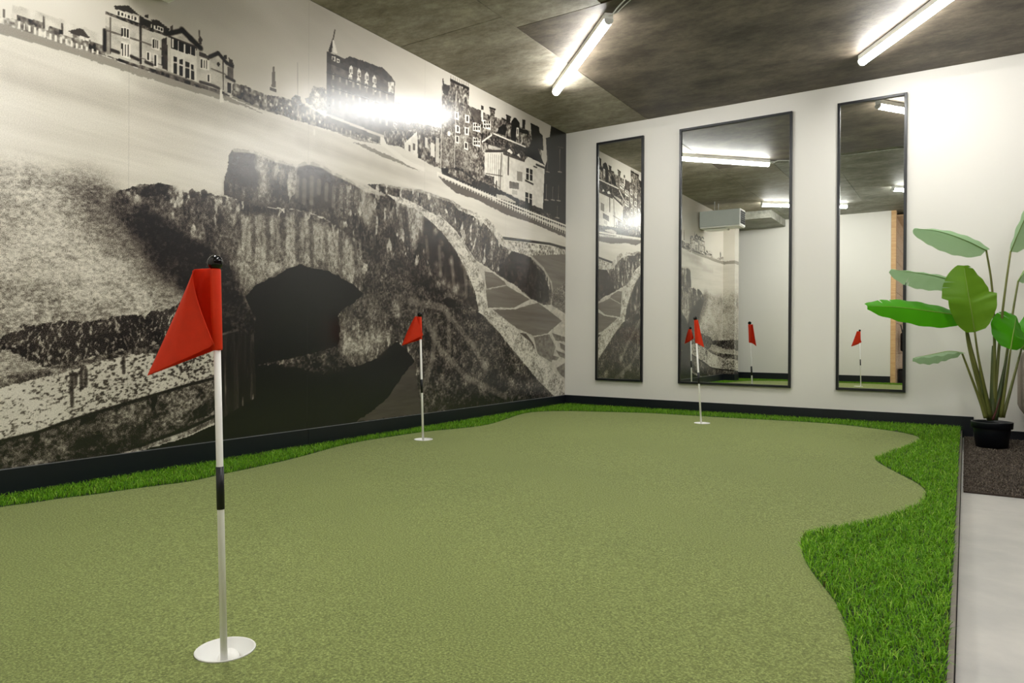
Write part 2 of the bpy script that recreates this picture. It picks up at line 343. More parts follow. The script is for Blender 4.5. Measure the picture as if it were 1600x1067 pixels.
SKY = [(-4.579,1.924,.86),(-4.958,1.988,.88),(-4.3,1.985,.85),(-3.998,2.138,.7),(-3.675,2.246,.63),(-3.073,2.468,.66),(-3.413,2.098,.74),(-2.674,2.467,.7),(-2.2,2.424,.74),(-1.784,2.375,.8),(-1.122,2.39,.8),(-.298,2.495,.74),(-3.248,1.944,.84),(-2.133,2.185,.84),(-4.141,1.991,.8)]
OPS = [
('P',.8,7,.006,1.0,[(-4.538,1.921),(-4.445,1.933),(-4.19,1.934),(-4.187,1.89),(-4.538,1.851)]),
('P',.72,0,.01,1.0,[(-5.1,1.836),(-4.958,1.857),(-4.78,1.837),(-4.579,1.86),(-4.579,1.83),(-4.78,1.833),(-5.1,1.857)]),
('P',.62,6,.01,1.0,[(-5.101,1.908),(-5.023,1.903),(-4.924,1.89),(-4.871,1.877),(-4.761,1.855),(-4.761,1.841),(-5.1,1.861)]),
('P',.4,4,.012,1.0,[(-4.983,1.95),(-4.951,1.978),(-4.924,1.956),(-4.927,1.881),(-4.977,1.883)]),
('P',.42,6,0,1.0,[(-4.52,1.89),(-4.424,1.894),(-4.424,1.868),(-4.52,1.863)]),
('P',.36,6,0,1.0,[(-4.407,1.888),(-4.354,1.889),(-4.354,1.852),(-4.407,1.856)]),
('P',.28,0,0,1.0,[(-4.332,1.897),(-4.284,1.926),(-4.269,1.921),(-4.246,1.897),(-4.317,1.889)]),
('P',.82,6,0,1.0,[(-4.315,1.89),(-4.251,1.895),(-4.251,1.857),(-4.315,1.856)]),
('L',.3,.004,1.0,[(-4.426,1.919),(-4.425,1.873)]),
('L',.32,.004,1.0,[(-4.357,1.917),(-4.354,1.863)]),
('P',.45,0,0,1.0,[(-4.57,1.893),(-4.562,1.894),(-4.562,1.862),(-4.57,1.861)]),
('P',.62,6,.006,1.0,[(-4.579,1.862),(-4.513,1.868),(-4.398,1.868),(-4.248,1.879),(-4.179,1.876),(-4.176,1.838),(-4.398,1.834),(-4.579,1.833)]),
('P',.3,6,.006,1.0,[(-4.251,1.889),(-4.187,1.885),(-4.179,1.843),(-4.248,1.852)]),
('P',.93,0,0,1.0,[(-4.518,1.866),(-4.511,1.867),(-4.511,1.841),(-4.518,1.841)]),
('P',.93,0,0,1.0,[(-4.499,1.865),(-4.493,1.866),(-4.492,1.84),(-4.499,1.84)]),
('P',.93,0,0,1.0,[(-4.481,1.865),(-4.474,1.865),(-4.474,1.839),(-4.481,1.839)]),
('P',.93,0,0,1.0,[(-4.462,1.864),(-4.455,1.864),(-4.455,1.838),(-4.462,1.838)]),
('P',.93,0,0,1.0,[(-4.443,1.863),(-4.436,1.864),(-4.436,1.838),(-4.443,1.837)]),
('P',.93,0,0,1.0,[(-4.424,1.862),(-4.417,1.863),(-4.416,1.837),(-4.424,1.837)]),
('P',.93,0,0,1.0,[(-4.405,1.862),(-4.397,1.862),(-4.397,1.836),(-4.404,1.836)]),
('P',.93,0,0,1.0,[(-4.385,1.861),(-4.378,1.862),(-4.377,1.835),(-4.385,1.835)]),
('P',.93,0,0,1.0,[(-4.365,1.86),(-4.358,1.861),(-4.357,1.834),(-4.365,1.834)]),
('P',.93,0,0,1.0,[(-4.345,1.859),(-4.338,1.86),(-4.337,1.833),(-4.345,1.833)]),
('P',.93,0,0,1.0,[(-4.325,1.859),(-4.317,1.859),(-4.317,1.832),(-4.325,1.832)]),
('P',.93,0,0,1.0,[(-4.304,1.858),(-4.296,1.858),(-4.296,1.831),(-4.304,1.831)]),
('P',.93,0,0,1.0,[(-4.283,1.857),(-4.276,1.858),(-4.275,1.83),(-4.283,1.83)]),
('P',.93,0,0,1.0,[(-4.262,1.856),(-4.254,1.857),(-4.254,1.829),(-4.262,1.829)]),
('P',.93,0,0,1.0,[(-4.241,1.855),(-4.233,1.856),(-4.232,1.828),(-4.241,1.828)]),
('P',.93,0,0,1.0,[(-4.219,1.855),(-4.211,1.855),(-4.211,1.827),(-4.219,1.827)]),
('P',.74,7,0,1.0,[(-4.185,2.019),(-4.027,2.028),(-3.903,2.035),(-3.894,2.047),(-3.827,2.09),(-3.737,2.039),(-3.681,2.011),(-3.639,2.04),(-3.551,2.008),(-3.543,1.933),(-3.565,1.848),(-4.179,1.846)]),
('P',.62,7,0,1.0,[(-4.185,1.974),(-4.163,1.974),(-4.163,1.857),(-4.179,1.851)]),
('P',.28,4,.001,1.0,[(-4.185,2.024),(-4.027,2.024),(-3.903,2.03),(-3.903,2.045),(-4.028,2.041),(-4.182,2.039)]),
('P',.2,0,0,1.0,[(-4.147,2.076),(-4.083,2.102),(-4.063,2.092),(-4.034,2.078),(-4.142,2.064)]),
('P',.92,0,0,1.0,[(-4.136,2.06),(-4.039,2.066),(-4.039,2.044),(-4.136,2.041)]),
('P',.12,0,0,1.0,[(-4.129,2.057),(-4.122,2.058),(-4.121,2.044),(-4.129,2.043)]),
('P',.12,0,0,1.0,[(-4.115,2.058),(-4.107,2.059),(-4.107,2.045),(-4.114,2.044)]),
('P',.12,0,0,1.0,[(-4.1,2.059),(-4.093,2.06),(-4.093,2.046),(-4.1,2.045)]),
('P',.12,0,0,1.0,[(-4.086,2.06),(-4.078,2.061),(-4.078,2.047),(-4.086,2.046)]),
('P',.12,0,0,1.0,[(-4.071,2.061),(-4.064,2.062),(-4.064,2.048),(-4.071,2.047)]),
('P',.12,0,0,1.0,[(-4.056,2.062),(-4.049,2.063),(-4.049,2.049),(-4.056,2.048)]),
('P',.16,7,0,1.0,[(-4.028,2.074),(-3.891,2.071),(-3.9,2.043),(-4.028,2.04)]),
('P',.2,0,0,1.0,[(-3.98,2.078),(-3.95,2.091),(-3.894,2.069),(-3.974,2.069)]),
('P',.92,0,0,1.0,[(-3.98,2.059),(-3.922,2.063),(-3.922,2.044),(-3.98,2.042)]),
('P',.12,0,0,1.0,[(-3.974,2.057),(-3.966,2.058),(-3.966,2.044),(-3.974,2.044)]),
('P',.12,0,0,1.0,[(-3.96,2.058),(-3.952,2.059),(-3.952,2.045),(-3.96,2.045)]),
('P',.12,0,0,1.0,[(-3.947,2.059),(-3.939,2.06),(-3.939,2.046),(-3.947,2.046)]),
('P',.12,0,0,1.0,[(-3.933,2.06),(-3.925,2.061),(-3.925,2.048),(-3.933,2.047)]),
('P',.2,0,0,1.0,[(-4.01,2.087),(-3.995,2.096),(-3.992,2.082),(-4.01,2.078)]),
('P',.3,0,0,1.0,[(-3.888,2.084),(-3.875,2.092),(-3.875,2.062),(-3.887,2.057)]),
('L',.14,.006,1.0,[(-4.029,2.074),(-4.028,1.863)]),
('L',.35,.004,1.0,[(-4.162,2.017),(-4.161,1.863)]),
('L',.12,.01,1.0,[(-4.186,1.954),(-4.186,1.868)]),
('L',.38,.004,1.0,[(-4.182,1.956),(-4.027,1.963),(-3.928,1.962)]),
('L',.45,.003,1.0,[(-4.027,1.889),(-3.927,1.887)]),
('P',.26,7,0,1.0,[(-3.928,2.006),(-3.903,2.03),(-3.899,1.87),(-3.927,1.875)]),
('L',.12,.014,1.0,[(-3.9,2.043),(-3.827,2.087)]),
('L',.1,.018,1.0,[(-3.827,2.089),(-3.784,2.064),(-3.733,2.037)]),
('L',.25,.006,1.0,[(-3.894,2.034),(-3.75,2.033)]),
('P',.08,0,0,1.0,[(-3.884,2.032),(-3.753,2.029),(-3.757,1.987),(-3.881,1.981)]),
('P',.88,0,0,1.0,[(-3.878,2.029),(-3.872,2.031),(-3.872,1.989),(-3.877,1.987)]),
('P',.88,0,0,1.0,[(-3.85,2.027),(-3.844,2.029),(-3.844,1.986),(-3.85,1.984)]),
('P',.88,0,0,1.0,[(-3.818,2.024),(-3.812,2.027),(-3.812,1.984),(-3.818,1.982)]),
('P',.88,0,0,1.0,[(-3.787,2.025),(-3.781,2.027),(-3.78,1.984),(-3.786,1.982)]),
('P',.88,0,0,1.0,[(-3.76,2.023),(-3.754,2.026),(-3.754,1.982),(-3.76,1.98)]),
('P',.86,7,0,1.0,[(-3.884,1.98),(-3.753,1.988),(-3.753,1.864),(-3.884,1.869)]),
('P',.1,0,0,1.0,[(-3.871,1.948),(-3.852,1.95),(-3.852,1.871),(-3.871,1.87)]),
('L',.85,.005,1.0,[(-3.871,1.921),(-3.852,1.923)]),
('P',.1,0,0,1.0,[(-3.841,1.946),(-3.823,1.948),(-3.822,1.868),(-3.84,1.867)]),
('L',.85,.005,1.0,[(-3.841,1.919),(-3.823,1.92)]),
('P',.1,0,0,1.0,[(-3.81,1.945),(-3.792,1.946),(-3.791,1.868),(-3.809,1.866)]),
('L',.85,.005,1.0,[(-3.81,1.917),(-3.791,1.918)]),
('P',.1,0,0,1.0,[(-3.78,1.942),(-3.767,1.943),(-3.766,1.867),(-3.78,1.867)]),
('L',.85,.005,1.0,[(-3.78,1.914),(-3.766,1.914)]),
('P',.93,0,0,1.0,[(-4.116,1.997),(-4.077,2.002),(-4.076,1.953),(-4.116,1.949)]),
('P',.15,0,0,1.0,[(-4.113,1.993),(-4.107,1.993),(-4.106,1.956),(-4.113,1.955)]),
('P',.15,0,0,1.0,[(-4.102,1.994),(-4.095,1.994),(-4.095,1.957),(-4.101,1.956)]),
('P',.15,0,0,1.0,[(-4.09,1.995),(-4.084,1.996),(-4.084,1.958),(-4.09,1.957)]),
('P',.93,0,0,1.0,[(-4.116,1.93),(-4.074,1.933),(-4.073,1.867),(-4.116,1.865)]),
('P',.15,0,0,1.0,[(-4.113,1.925),(-4.106,1.925),(-4.105,1.871),(-4.112,1.87)]),
('P',.15,0,0,1.0,[(-4.1,1.926),(-4.093,1.926),(-4.093,1.872),(-4.1,1.871)]),
('P',.15,0,0,1.0,[(-4.088,1.927),(-4.081,1.927),(-4.081,1.872),(-4.088,1.872)]),
('P',.93,0,0,1.0,[(-3.974,1.998),(-3.939,2.002),(-3.938,1.952),(-3.974,1.948)]),
('P',.15,0,0,1.0,[(-3.97,1.993),(-3.965,1.994),(-3.965,1.955),(-3.97,1.954)]),
('P',.15,0,0,1.0,[(-3.96,1.994),(-3.956,1.995),(-3.956,1.956),(-3.96,1.955)]),
('P',.15,0,0,1.0,[(-3.951,1.995),(-3.946,1.996),(-3.946,1.957),(-3.951,1.956)]),
('P',.93,0,0,1.0,[(-4.0,1.927),(-3.979,1.929),(-3.979,1.885),(-4.0,1.884)]),
('P',.15,0,0,1.0,[(-3.997,1.922),(-3.988,1.923),(-3.987,1.89),(-3.997,1.889)]),
('P',.93,0,0,1.0,[(-3.967,1.927),(-3.946,1.929),(-3.946,1.87),(-3.967,1.868)]),
('P',.15,0,0,1.0,[(-3.964,1.922),(-3.954,1.923),(-3.954,1.875),(-3.964,1.874)]),
('P',.93,0,0,1.0,[(-3.733,1.989),(-3.686,1.993),(-3.686,1.94),(-3.733,1.936)]),
('P',.15,0,0,1.0,[(-3.729,1.984),(-3.722,1.984),(-3.721,1.943),(-3.729,1.942)]),
('P',.15,0,0,1.0,[(-3.716,1.985),(-3.708,1.985),(-3.708,1.944),(-3.715,1.943)]),
('P',.15,0,0,1.0,[(-3.702,1.986),(-3.695,1.987),(-3.695,1.945),(-3.702,1.945)]),
('P',.93,0,0,1.0,[(-3.698,1.925),(-3.674,1.927),(-3.674,1.883),(-3.698,1.881)]),
('P',.15,0,0,1.0,[(-3.694,1.92),(-3.683,1.92),(-3.683,1.888),(-3.694,1.887)]),
('P',.15,0,0,1.0,[(-3.929,1.928),(-3.918,1.929),(-3.918,1.884),(-3.929,1.884)]),
('L',.2,.01,1.0,[(-4.155,1.878),(-4.127,1.878)]),
('L',.2,.01,1.0,[(-4.07,1.88),(-4.039,1.876)]),
('L',.2,.01,1.0,[(-4.003,1.877),(-3.973,1.875)]),
('L',.25,.01,1.0,[(-3.732,1.87),(-3.674,1.873)]),
('L',.25,.01,1.0,[(-3.663,1.873),(-3.631,1.87)]),
('P',.3,7,0,1.0,[(-3.74,2.018),(-3.681,2.013),(-3.685,1.993),(-3.74,1.996)]),
('L',.1,.012,1.0,[(-3.681,2.011),(-3.635,2.045)]),
('L',.1,.012,1.0,[(-3.635,2.045),(-3.588,2.012),(-3.555,2.004)]),
('P',.2,4,0,1.0,[(-3.606,2.048),(-3.585,2.049),(-3.585,2.03),(-3.603,2.027)]),
('P',.25,0,0,1.0,[(-3.577,2.042),(-3.555,2.037),(-3.544,2.008),(-3.573,2.014)]),
('P',.25,0,0,1.0,[(-3.743,2.079),(-3.733,2.092),(-3.723,2.083),(-3.726,2.054),(-3.74,2.052)]),
('L',.3,.004,1.0,[(-3.739,2.118),(-3.738,2.087)]),
('P',.2,0,0,1.0,[(-3.642,1.994),(-3.632,2.001),(-3.623,1.995),(-3.63,1.979),(-3.64,1.981)]),
('L',.4,.004,1.0,[(-3.674,1.955),(-3.595,1.952)]),
('L',.3,.004,1.0,[(-3.608,2.015),(-3.606,1.871)]),
('P',.4,7,0,1.0,[(-3.584,1.997),(-3.549,1.999),(-3.551,1.94),(-3.584,1.942)]),
('L',.2,.01,1.0,[(-3.588,1.941),(-3.543,1.934)]),
('P',.15,0,0,1.0,[(-3.582,1.914),(-3.562,1.915),(-3.562,1.867),(-3.582,1.865)]),
('P',.42,6,.004,1.0,[(-3.551,1.92),(-3.49,1.929),(-3.348,1.922),(-3.205,1.943),(-3.116,1.947),(-2.976,1.92),(-2.467,1.916),(-2.443,1.868),(-2.976,1.843),(-3.38,1.834),(-3.558,1.853)]),
('P',.55,0,.003,1.0,[(-3.551,1.868),(-3.404,1.851),(-3.38,1.831),(-3.558,1.843)]),
('P',.25,6,.004,1.0,[(-3.547,1.882),(-3.471,1.892),(-3.404,1.864),(-3.432,1.843),(-3.55,1.858)]),
('P',.88,0,0,.8,[(-3.392,1.902),(-3.383,1.902),(-3.383,1.888),(-3.392,1.886)]),
('P',.88,0,0,.8,[(-3.358,1.894),(-3.348,1.894),(-3.348,1.879),(-3.358,1.878)]),
('P',.88,0,0,.8,[(-3.323,1.886),(-3.313,1.886),(-3.313,1.871),(-3.323,1.87)]),
('P',.88,0,0,.8,[(-3.288,1.895),(-3.278,1.895),(-3.278,1.88),(-3.288,1.879)]),
('P',.88,0,0,.8,[(-3.252,1.886),(-3.241,1.887),(-3.241,1.872),(-3.252,1.871)]),
('P',.88,0,0,.8,[(-3.215,1.896),(-3.205,1.896),(-3.205,1.881),(-3.215,1.88)]),
('P',.88,0,0,.8,[(-3.178,1.887),(-3.168,1.888),(-3.167,1.872),(-3.178,1.871)]),
('P',.88,0,0,.8,[(-3.14,1.879),(-3.13,1.879),(-3.129,1.864),(-3.14,1.863)]),
('P',.88,0,0,.8,[(-3.102,1.888),(-3.091,1.889),(-3.091,1.873),(-3.102,1.872)]),
('P',.88,0,0,.8,[(-3.063,1.88),(-3.052,1.88),(-3.052,1.864),(-3.063,1.863)]),
('P',.88,0,0,.8,[(-3.023,1.889),(-3.012,1.89),(-3.012,1.874),(-3.023,1.873)]),
('P',.88,0,0,.8,[(-2.983,1.88),(-2.972,1.881),(-2.971,1.865),(-2.983,1.864)]),
('P',.88,0,0,.8,[(-2.942,1.871),(-2.93,1.872),(-2.93,1.856),(-2.942,1.855)]),
('P',.88,0,0,.8,[(-2.9,1.881),(-2.888,1.882),(-2.888,1.865),(-2.9,1.864)]),
('P',.88,0,0,.8,[(-2.858,1.872),(-2.846,1.872),(-2.846,1.856),(-2.858,1.855)]),
('P',.88,0,0,.8,[(-2.815,1.882),(-2.803,1.882),(-2.802,1.866),(-2.815,1.865)]),
('P',.88,0,0,.8,[(-2.771,1.873),(-2.758,1.873),(-2.758,1.857),(-2.771,1.855)]),
('P',.88,0,0,.8,[(-2.726,1.863),(-2.713,1.864),(-2.713,1.847),(-2.726,1.846)]),
('P',.88,0,0,.8,[(-2.681,1.873),(-2.668,1.874),(-2.668,1.857),(-2.681,1.856)]),
('P',.88,0,0,.8,[(-2.634,1.864),(-2.621,1.864),(-2.621,1.847),(-2.634,1.846)]),
('P',.88,0,0,.8,[(-2.587,1.874),(-2.574,1.875),(-2.574,1.857),(-2.587,1.856)]),
('P',.88,0,0,.8,[(-2.539,1.864),(-2.525,1.865),(-2.525,1.848),(-2.539,1.846)]),
('P',.46,0,0,1.0,[(-3.308,2.082),(-3.301,2.089),(-3.295,2.086),(-3.286,1.978),(-3.315,1.973)]),
('P',.82,0,0,1.0,[(-3.328,1.948),(-3.273,1.947),(-3.248,1.937),(-3.336,1.929)]),
('P',.35,0,.003,1.0,[(-3.324,1.967),(-3.282,1.972),(-3.282,1.955),(-3.323,1.953)]),
('L',.66,.004,1.0,[(-3.14,2.162),(-3.135,1.834)]),
('L',.7,.004,1.0,[(-3.348,1.922),(-3.346,1.861)]),
('P',.55,4,.02,1.0,[(-3.08,1.965),(-3.052,2.031),(-3.015,2.061),(-2.943,2.086),(-2.928,2.038),(-2.928,1.945),(-3.0,1.936)]),
('P',.42,4,.01,1.0,[(-3.178,1.943),(-3.152,1.972),(-3.116,1.976),(-3.102,1.94),(-3.17,1.932)]),
('P',.36,7,0,1.0,[(-2.925,2.301),(-2.835,2.302),(-2.768,2.302),(-2.748,2.332),(-2.624,2.343),(-2.453,2.355),(-2.375,2.326),(-2.344,2.302),(-2.354,1.935),(-2.444,1.885),(-2.927,1.889)]),
('P',.22,7,.004,1.0,[(-2.748,2.332),(-2.624,2.343),(-2.453,2.355),(-2.375,2.326),(-2.381,2.283),(-2.505,2.293),(-2.753,2.28),(-2.83,2.266)]),
('P',.24,7,0,1.0,[(-2.925,2.301),(-2.835,2.302),(-2.753,2.299),(-2.752,2.237),(-2.925,2.238)]),
('P',.2,0,0,.55,[(-2.925,2.301),(-2.896,2.304),(-2.893,1.935),(-2.928,1.934)]),
('P',.9,0,0,1.0,[(-2.886,2.383),(-2.876,2.39),(-2.843,2.315),(-2.876,2.311)]),
('P',.2,0,0,1.0,[(-2.884,2.391),(-2.915,2.305),(-2.891,2.306),(-2.881,2.362)]),
('L',.3,.005,1.0,[(-2.879,2.386),(-2.865,2.447)]),
('P',.86,0,0,1.0,[(-2.89,2.287),(-2.86,2.29),(-2.86,2.263),(-2.89,2.264)]),
('P',.86,0,0,1.0,[(-2.85,2.285),(-2.825,2.286),(-2.825,2.264),(-2.85,2.263)]),
('P',.25,0,0,1.0,[(-2.883,2.282),(-2.868,2.283),(-2.868,2.268),(-2.883,2.267)]),
('P',.25,0,0,1.0,[(-2.844,2.28),(-2.832,2.28),(-2.832,2.269),(-2.844,2.269)]),
('P',.92,0,0,1.0,[(-2.748,2.263),(-2.733,2.284),(-2.718,2.269),(-2.718,2.234),(-2.747,2.23)]),
('P',.38,0,0,1.0,[(-2.741,2.258),(-2.734,2.258),(-2.734,2.237),(-2.741,2.236)]),
('P',.38,0,0,1.0,[(-2.73,2.259),(-2.723,2.26),(-2.723,2.239),(-2.73,2.238)]),
('P',.92,0,0,1.0,[(-2.682,2.266),(-2.667,2.287),(-2.652,2.272),(-2.652,2.237),(-2.682,2.233)]),
('P',.38,0,0,1.0,[(-2.676,2.261),(-2.669,2.261),(-2.668,2.24),(-2.676,2.239)]),
('P',.38,0,0,1.0,[(-2.664,2.262),(-2.657,2.263),(-2.657,2.241),(-2.664,2.241)]),
('P',.92,0,0,1.0,[(-2.617,2.265),(-2.601,2.286),(-2.585,2.271),(-2.585,2.235),(-2.616,2.232)]),
('P',.38,0,0,1.0,[(-2.61,2.259),(-2.603,2.26),(-2.603,2.238),(-2.61,2.238)]),
('P',.38,0,0,1.0,[(-2.598,2.261),(-2.591,2.262),(-2.591,2.24),(-2.598,2.239)]),
('P',.92,0,0,1.0,[(-2.549,2.268),(-2.533,2.289),(-2.517,2.274),(-2.517,2.238),(-2.549,2.234)]),
('P',.38,0,0,1.0,[(-2.542,2.262),(-2.535,2.263),(-2.535,2.241),(-2.542,2.24)]),
('P',.38,0,0,1.0,[(-2.53,2.264),(-2.523,2.265),(-2.523,2.242),(-2.53,2.242)]),
('P',.92,0,0,1.0,[(-2.753,2.214),(-2.738,2.234),(-2.723,2.219),(-2.723,2.184),(-2.752,2.181)]),
('P',.38,0,0,1.0,[(-2.746,2.208),(-2.739,2.209),(-2.739,2.188),(-2.746,2.187)]),
('P',.38,0,0,1.0,[(-2.735,2.21),(-2.728,2.211),(-2.728,2.189),(-2.735,2.188)]),
('P',.92,0,0,1.0,[(-2.687,2.215),(-2.672,2.236),(-2.657,2.221),(-2.657,2.185),(-2.687,2.182)]),
('P',.38,0,0,1.0,[(-2.681,2.209),(-2.674,2.21),(-2.674,2.189),(-2.681,2.188)]),
('P',.38,0,0,1.0,[(-2.669,2.211),(-2.662,2.212),(-2.662,2.19),(-2.669,2.189)]),
('P',.92,0,0,1.0,[(-2.619,2.217),(-2.604,2.238),(-2.588,2.222),(-2.588,2.186),(-2.619,2.183)]),
('P',.38,0,0,1.0,[(-2.612,2.211),(-2.605,2.212),(-2.605,2.19),(-2.612,2.189)]),
('P',.38,0,0,1.0,[(-2.601,2.212),(-2.593,2.213),(-2.593,2.191),(-2.601,2.191)]),
('P',.92,0,0,1.0,[(-2.549,2.214),(-2.533,2.235),(-2.517,2.22),(-2.517,2.184),(-2.549,2.18)]),
('P',.38,0,0,1.0,[(-2.542,2.208),(-2.535,2.209),(-2.535,2.187),(-2.542,2.186)]),
('P',.38,0,0,1.0,[(-2.53,2.21),(-2.523,2.211),(-2.523,2.189),(-2.53,2.188)]),
('P',.8,6,0,1.0,[(-2.411,2.282),(-2.35,2.3),(-2.356,2.223),(-2.404,2.221)]),
('P',.62,0,0,1.0,[(-2.885,2.187),(-2.87,2.189),(-2.87,2.151),(-2.885,2.149)]),
('P',.62,0,0,1.0,[(-2.832,2.189),(-2.817,2.19),(-2.817,2.152),(-2.832,2.151)]),
('P',.62,0,0,1.0,[(-2.778,2.19),(-2.762,2.192),(-2.762,2.154),(-2.778,2.152)]),
('P',.62,0,0,1.0,[(-2.723,2.192),(-2.707,2.194),(-2.707,2.155),(-2.723,2.153)]),
('P',.62,0,0,1.0,[(-2.667,2.194),(-2.65,2.196),(-2.65,2.156),(-2.666,2.155)]),
('P',.62,0,0,1.0,[(-2.609,2.196),(-2.592,2.198),(-2.592,2.158),(-2.609,2.156)]),
('P',.62,0,0,1.0,[(-2.55,2.198),(-2.533,2.2),(-2.533,2.159),(-2.55,2.158)]),
('P',.62,0,0,1.0,[(-2.49,2.2),(-2.472,2.202),(-2.472,2.161),(-2.489,2.159)]),
('P',.62,0,0,1.0,[(-2.428,2.202),(-2.41,2.204),(-2.41,2.163),(-2.428,2.161)]),
('P',.62,0,0,1.0,[(-2.884,2.112),(-2.869,2.113),(-2.869,2.075),(-2.884,2.074)]),
('P',.62,0,0,1.0,[(-2.832,2.112),(-2.816,2.114),(-2.816,2.076),(-2.831,2.074)]),
('P',.62,0,0,1.0,[(-2.778,2.113),(-2.762,2.115),(-2.762,2.076),(-2.777,2.075)]),
('P',.62,0,0,1.0,[(-2.722,2.114),(-2.706,2.116),(-2.706,2.077),(-2.722,2.075)]),
('P',.62,0,0,1.0,[(-2.666,2.115),(-2.65,2.117),(-2.649,2.077),(-2.666,2.076)]),
('P',.62,0,0,1.0,[(-2.608,2.116),(-2.592,2.118),(-2.591,2.078),(-2.608,2.077)]),
('P',.62,0,0,1.0,[(-2.549,2.117),(-2.532,2.119),(-2.532,2.079),(-2.549,2.077)]),
('P',.62,0,0,1.0,[(-2.489,2.118),(-2.472,2.12),(-2.471,2.079),(-2.489,2.078)]),
('P',.62,0,0,1.0,[(-2.427,2.12),(-2.41,2.121),(-2.409,2.08),(-2.427,2.078)]),
('P',.62,0,0,1.0,[(-2.884,2.036),(-2.869,2.037),(-2.869,2.0),(-2.884,1.998)]),
('P',.62,0,0,1.0,[(-2.831,2.036),(-2.816,2.038),(-2.816,1.999),(-2.831,1.998)]),
('P',.62,0,0,1.0,[(-2.777,2.036),(-2.761,2.038),(-2.761,1.999),(-2.777,1.998)]),
('P',.62,0,0,1.0,[(-2.722,2.036),(-2.706,2.038),(-2.706,1.999),(-2.722,1.998)]),
('P',.62,0,0,1.0,[(-2.666,2.037),(-2.649,2.038),(-2.649,1.998),(-2.665,1.997)]),
('P',.62,0,0,1.0,[(-2.608,2.037),(-2.591,2.038),(-2.591,1.998),(-2.608,1.997)]),
('P',.62,0,0,1.0,[(-2.549,2.037),(-2.532,2.038),(-2.532,1.998),(-2.549,1.997)]),
('P',.62,0,0,1.0,[(-2.489,2.037),(-2.471,2.038),(-2.471,1.998),(-2.488,1.996)]),
('P',.62,0,0,1.0,[(-2.427,2.037),(-2.409,2.039),(-2.409,1.997),(-2.427,1.996)]),
('L',.2,.006,1.0,[(-2.924,2.178),(-2.672,2.196),(-2.362,2.213)]),
('L',.2,.005,1.0,[(-2.924,2.096),(-2.671,2.114),(-2.361,2.13)]),
('P',.75,0,0,1.0,[(-2.938,1.938),(-2.444,1.926),(-2.444,1.909),(-2.937,1.923)]),
('P',.5,4,.008,1.0,[(-2.343,2.168),(-2.237,2.182),(-2.198,2.081),(-1.855,2.126),(-1.853,1.843),(-2.196,1.84),(-2.444,1.885),(-2.372,1.993)]),
('P',.4,6,.004,1.0,[(-2.444,1.954),(-2.197,2.017),(-1.855,2.057),(-1.853,1.834),(-2.097,1.836),(-2.323,1.888),(-2.443,1.876)]),
('P',.86,7,0,1.0,[(-2.248,1.923),(-2.119,2.036),(-2.111,1.842),(-2.241,1.869)]),
('P',.4,0,0,1.0,[(-2.209,1.923),(-2.19,1.924),(-2.19,1.881),(-2.209,1.88)]),
('P',.4,0,0,1.0,[(-2.164,1.943),(-2.138,1.944),(-2.138,1.901),(-2.164,1.899)]),
('P',.8,0,0,1.0,[(-2.038,2.017),(-2.01,2.015),(-2.01,1.944),(-2.037,1.946)]),
('P',.8,0,0,.8,[(-1.919,2.046),(-1.884,2.046),(-1.882,1.869),(-1.918,1.87)]),
('P',.85,0,0,1.0,[(-1.975,1.996),(-1.933,1.993),(-1.932,1.899),(-1.975,1.903)]),
('P',.46,6,.002,1.0,[(-1.851,2.479),(-1.843,2.444),(-1.762,2.46),(-1.762,2.506),(-1.528,2.513),(-1.535,2.376),(-1.369,2.383),(-1.301,2.377),(-.933,2.404),(-.522,2.411),(-.454,2.259),(-.451,1.921),(-1.024,1.844),(-1.381,1.813),(-1.779,1.821),(-1.867,1.831)]),
('P',.52,4,.002,.6,[(-1.842,2.266),(-1.535,2.342),(-1.469,2.273),(-1.466,1.894),(-1.779,1.858),(-1.853,1.875)]),
('P',.18,0,0,1.0,[(-1.762,2.509),(-1.528,2.515),(-1.528,2.496),(-1.762,2.488)]),
('P',.22,7,.004,1.0,[(-1.847,2.48),(-1.836,2.483),(-1.829,2.449),(-1.762,2.456),(-1.784,2.375),(-1.843,2.38)]),
('L',.4,.004,.7,[(-1.751,2.505),(-1.751,2.531)]),
('L',.4,.004,.7,[(-1.725,2.506),(-1.725,2.532)]),
('L',.4,.004,.7,[(-1.699,2.508),(-1.7,2.533)]),
('L',.4,.004,.7,[(-1.673,2.509),(-1.673,2.534)]),
('L',.4,.004,.7,[(-1.647,2.51),(-1.647,2.536)]),
('L',.4,.004,.7,[(-1.62,2.511),(-1.62,2.537)]),
('L',.4,.004,.7,[(-1.593,2.512),(-1.594,2.538)]),
('L',.4,.004,.7,[(-1.566,2.513),(-1.566,2.539)]),
('L',.4,.004,.7,[(-1.539,2.514),(-1.539,2.541)]),
('P',.34,7,.002,1.0,[(-1.519,2.371),(-1.361,2.381),(-1.368,2.275),(-1.461,2.275)]),
('P',.92,0,0,1.0,[(-1.575,2.298),(-1.522,2.304),(-1.522,2.246),(-1.574,2.241)]),
('P',.25,0,0,1.0,[(-1.561,2.292),(-1.537,2.295),(-1.537,2.256),(-1.561,2.254)]),
('P',.92,0,0,1.0,[(-1.582,2.205),(-1.53,2.21),(-1.529,2.152),(-1.581,2.148)]),
('P',.25,0,0,1.0,[(-1.568,2.199),(-1.544,2.201),(-1.544,2.163),(-1.568,2.161)]),
('P',.92,0,0,1.0,[(-1.589,2.094),(-1.537,2.098),(-1.536,2.04),(-1.588,2.036)]),
('P',.25,0,0,1.0,[(-1.575,2.087),(-1.551,2.089),(-1.551,2.051),(-1.575,2.049)]),
('P',.92,0,0,1.0,[(-1.707,2.285),(-1.657,2.291),(-1.657,2.234),(-1.707,2.229)]),
('P',.25,0,0,1.0,[(-1.694,2.279),(-1.671,2.282),(-1.671,2.244),(-1.694,2.242)]),
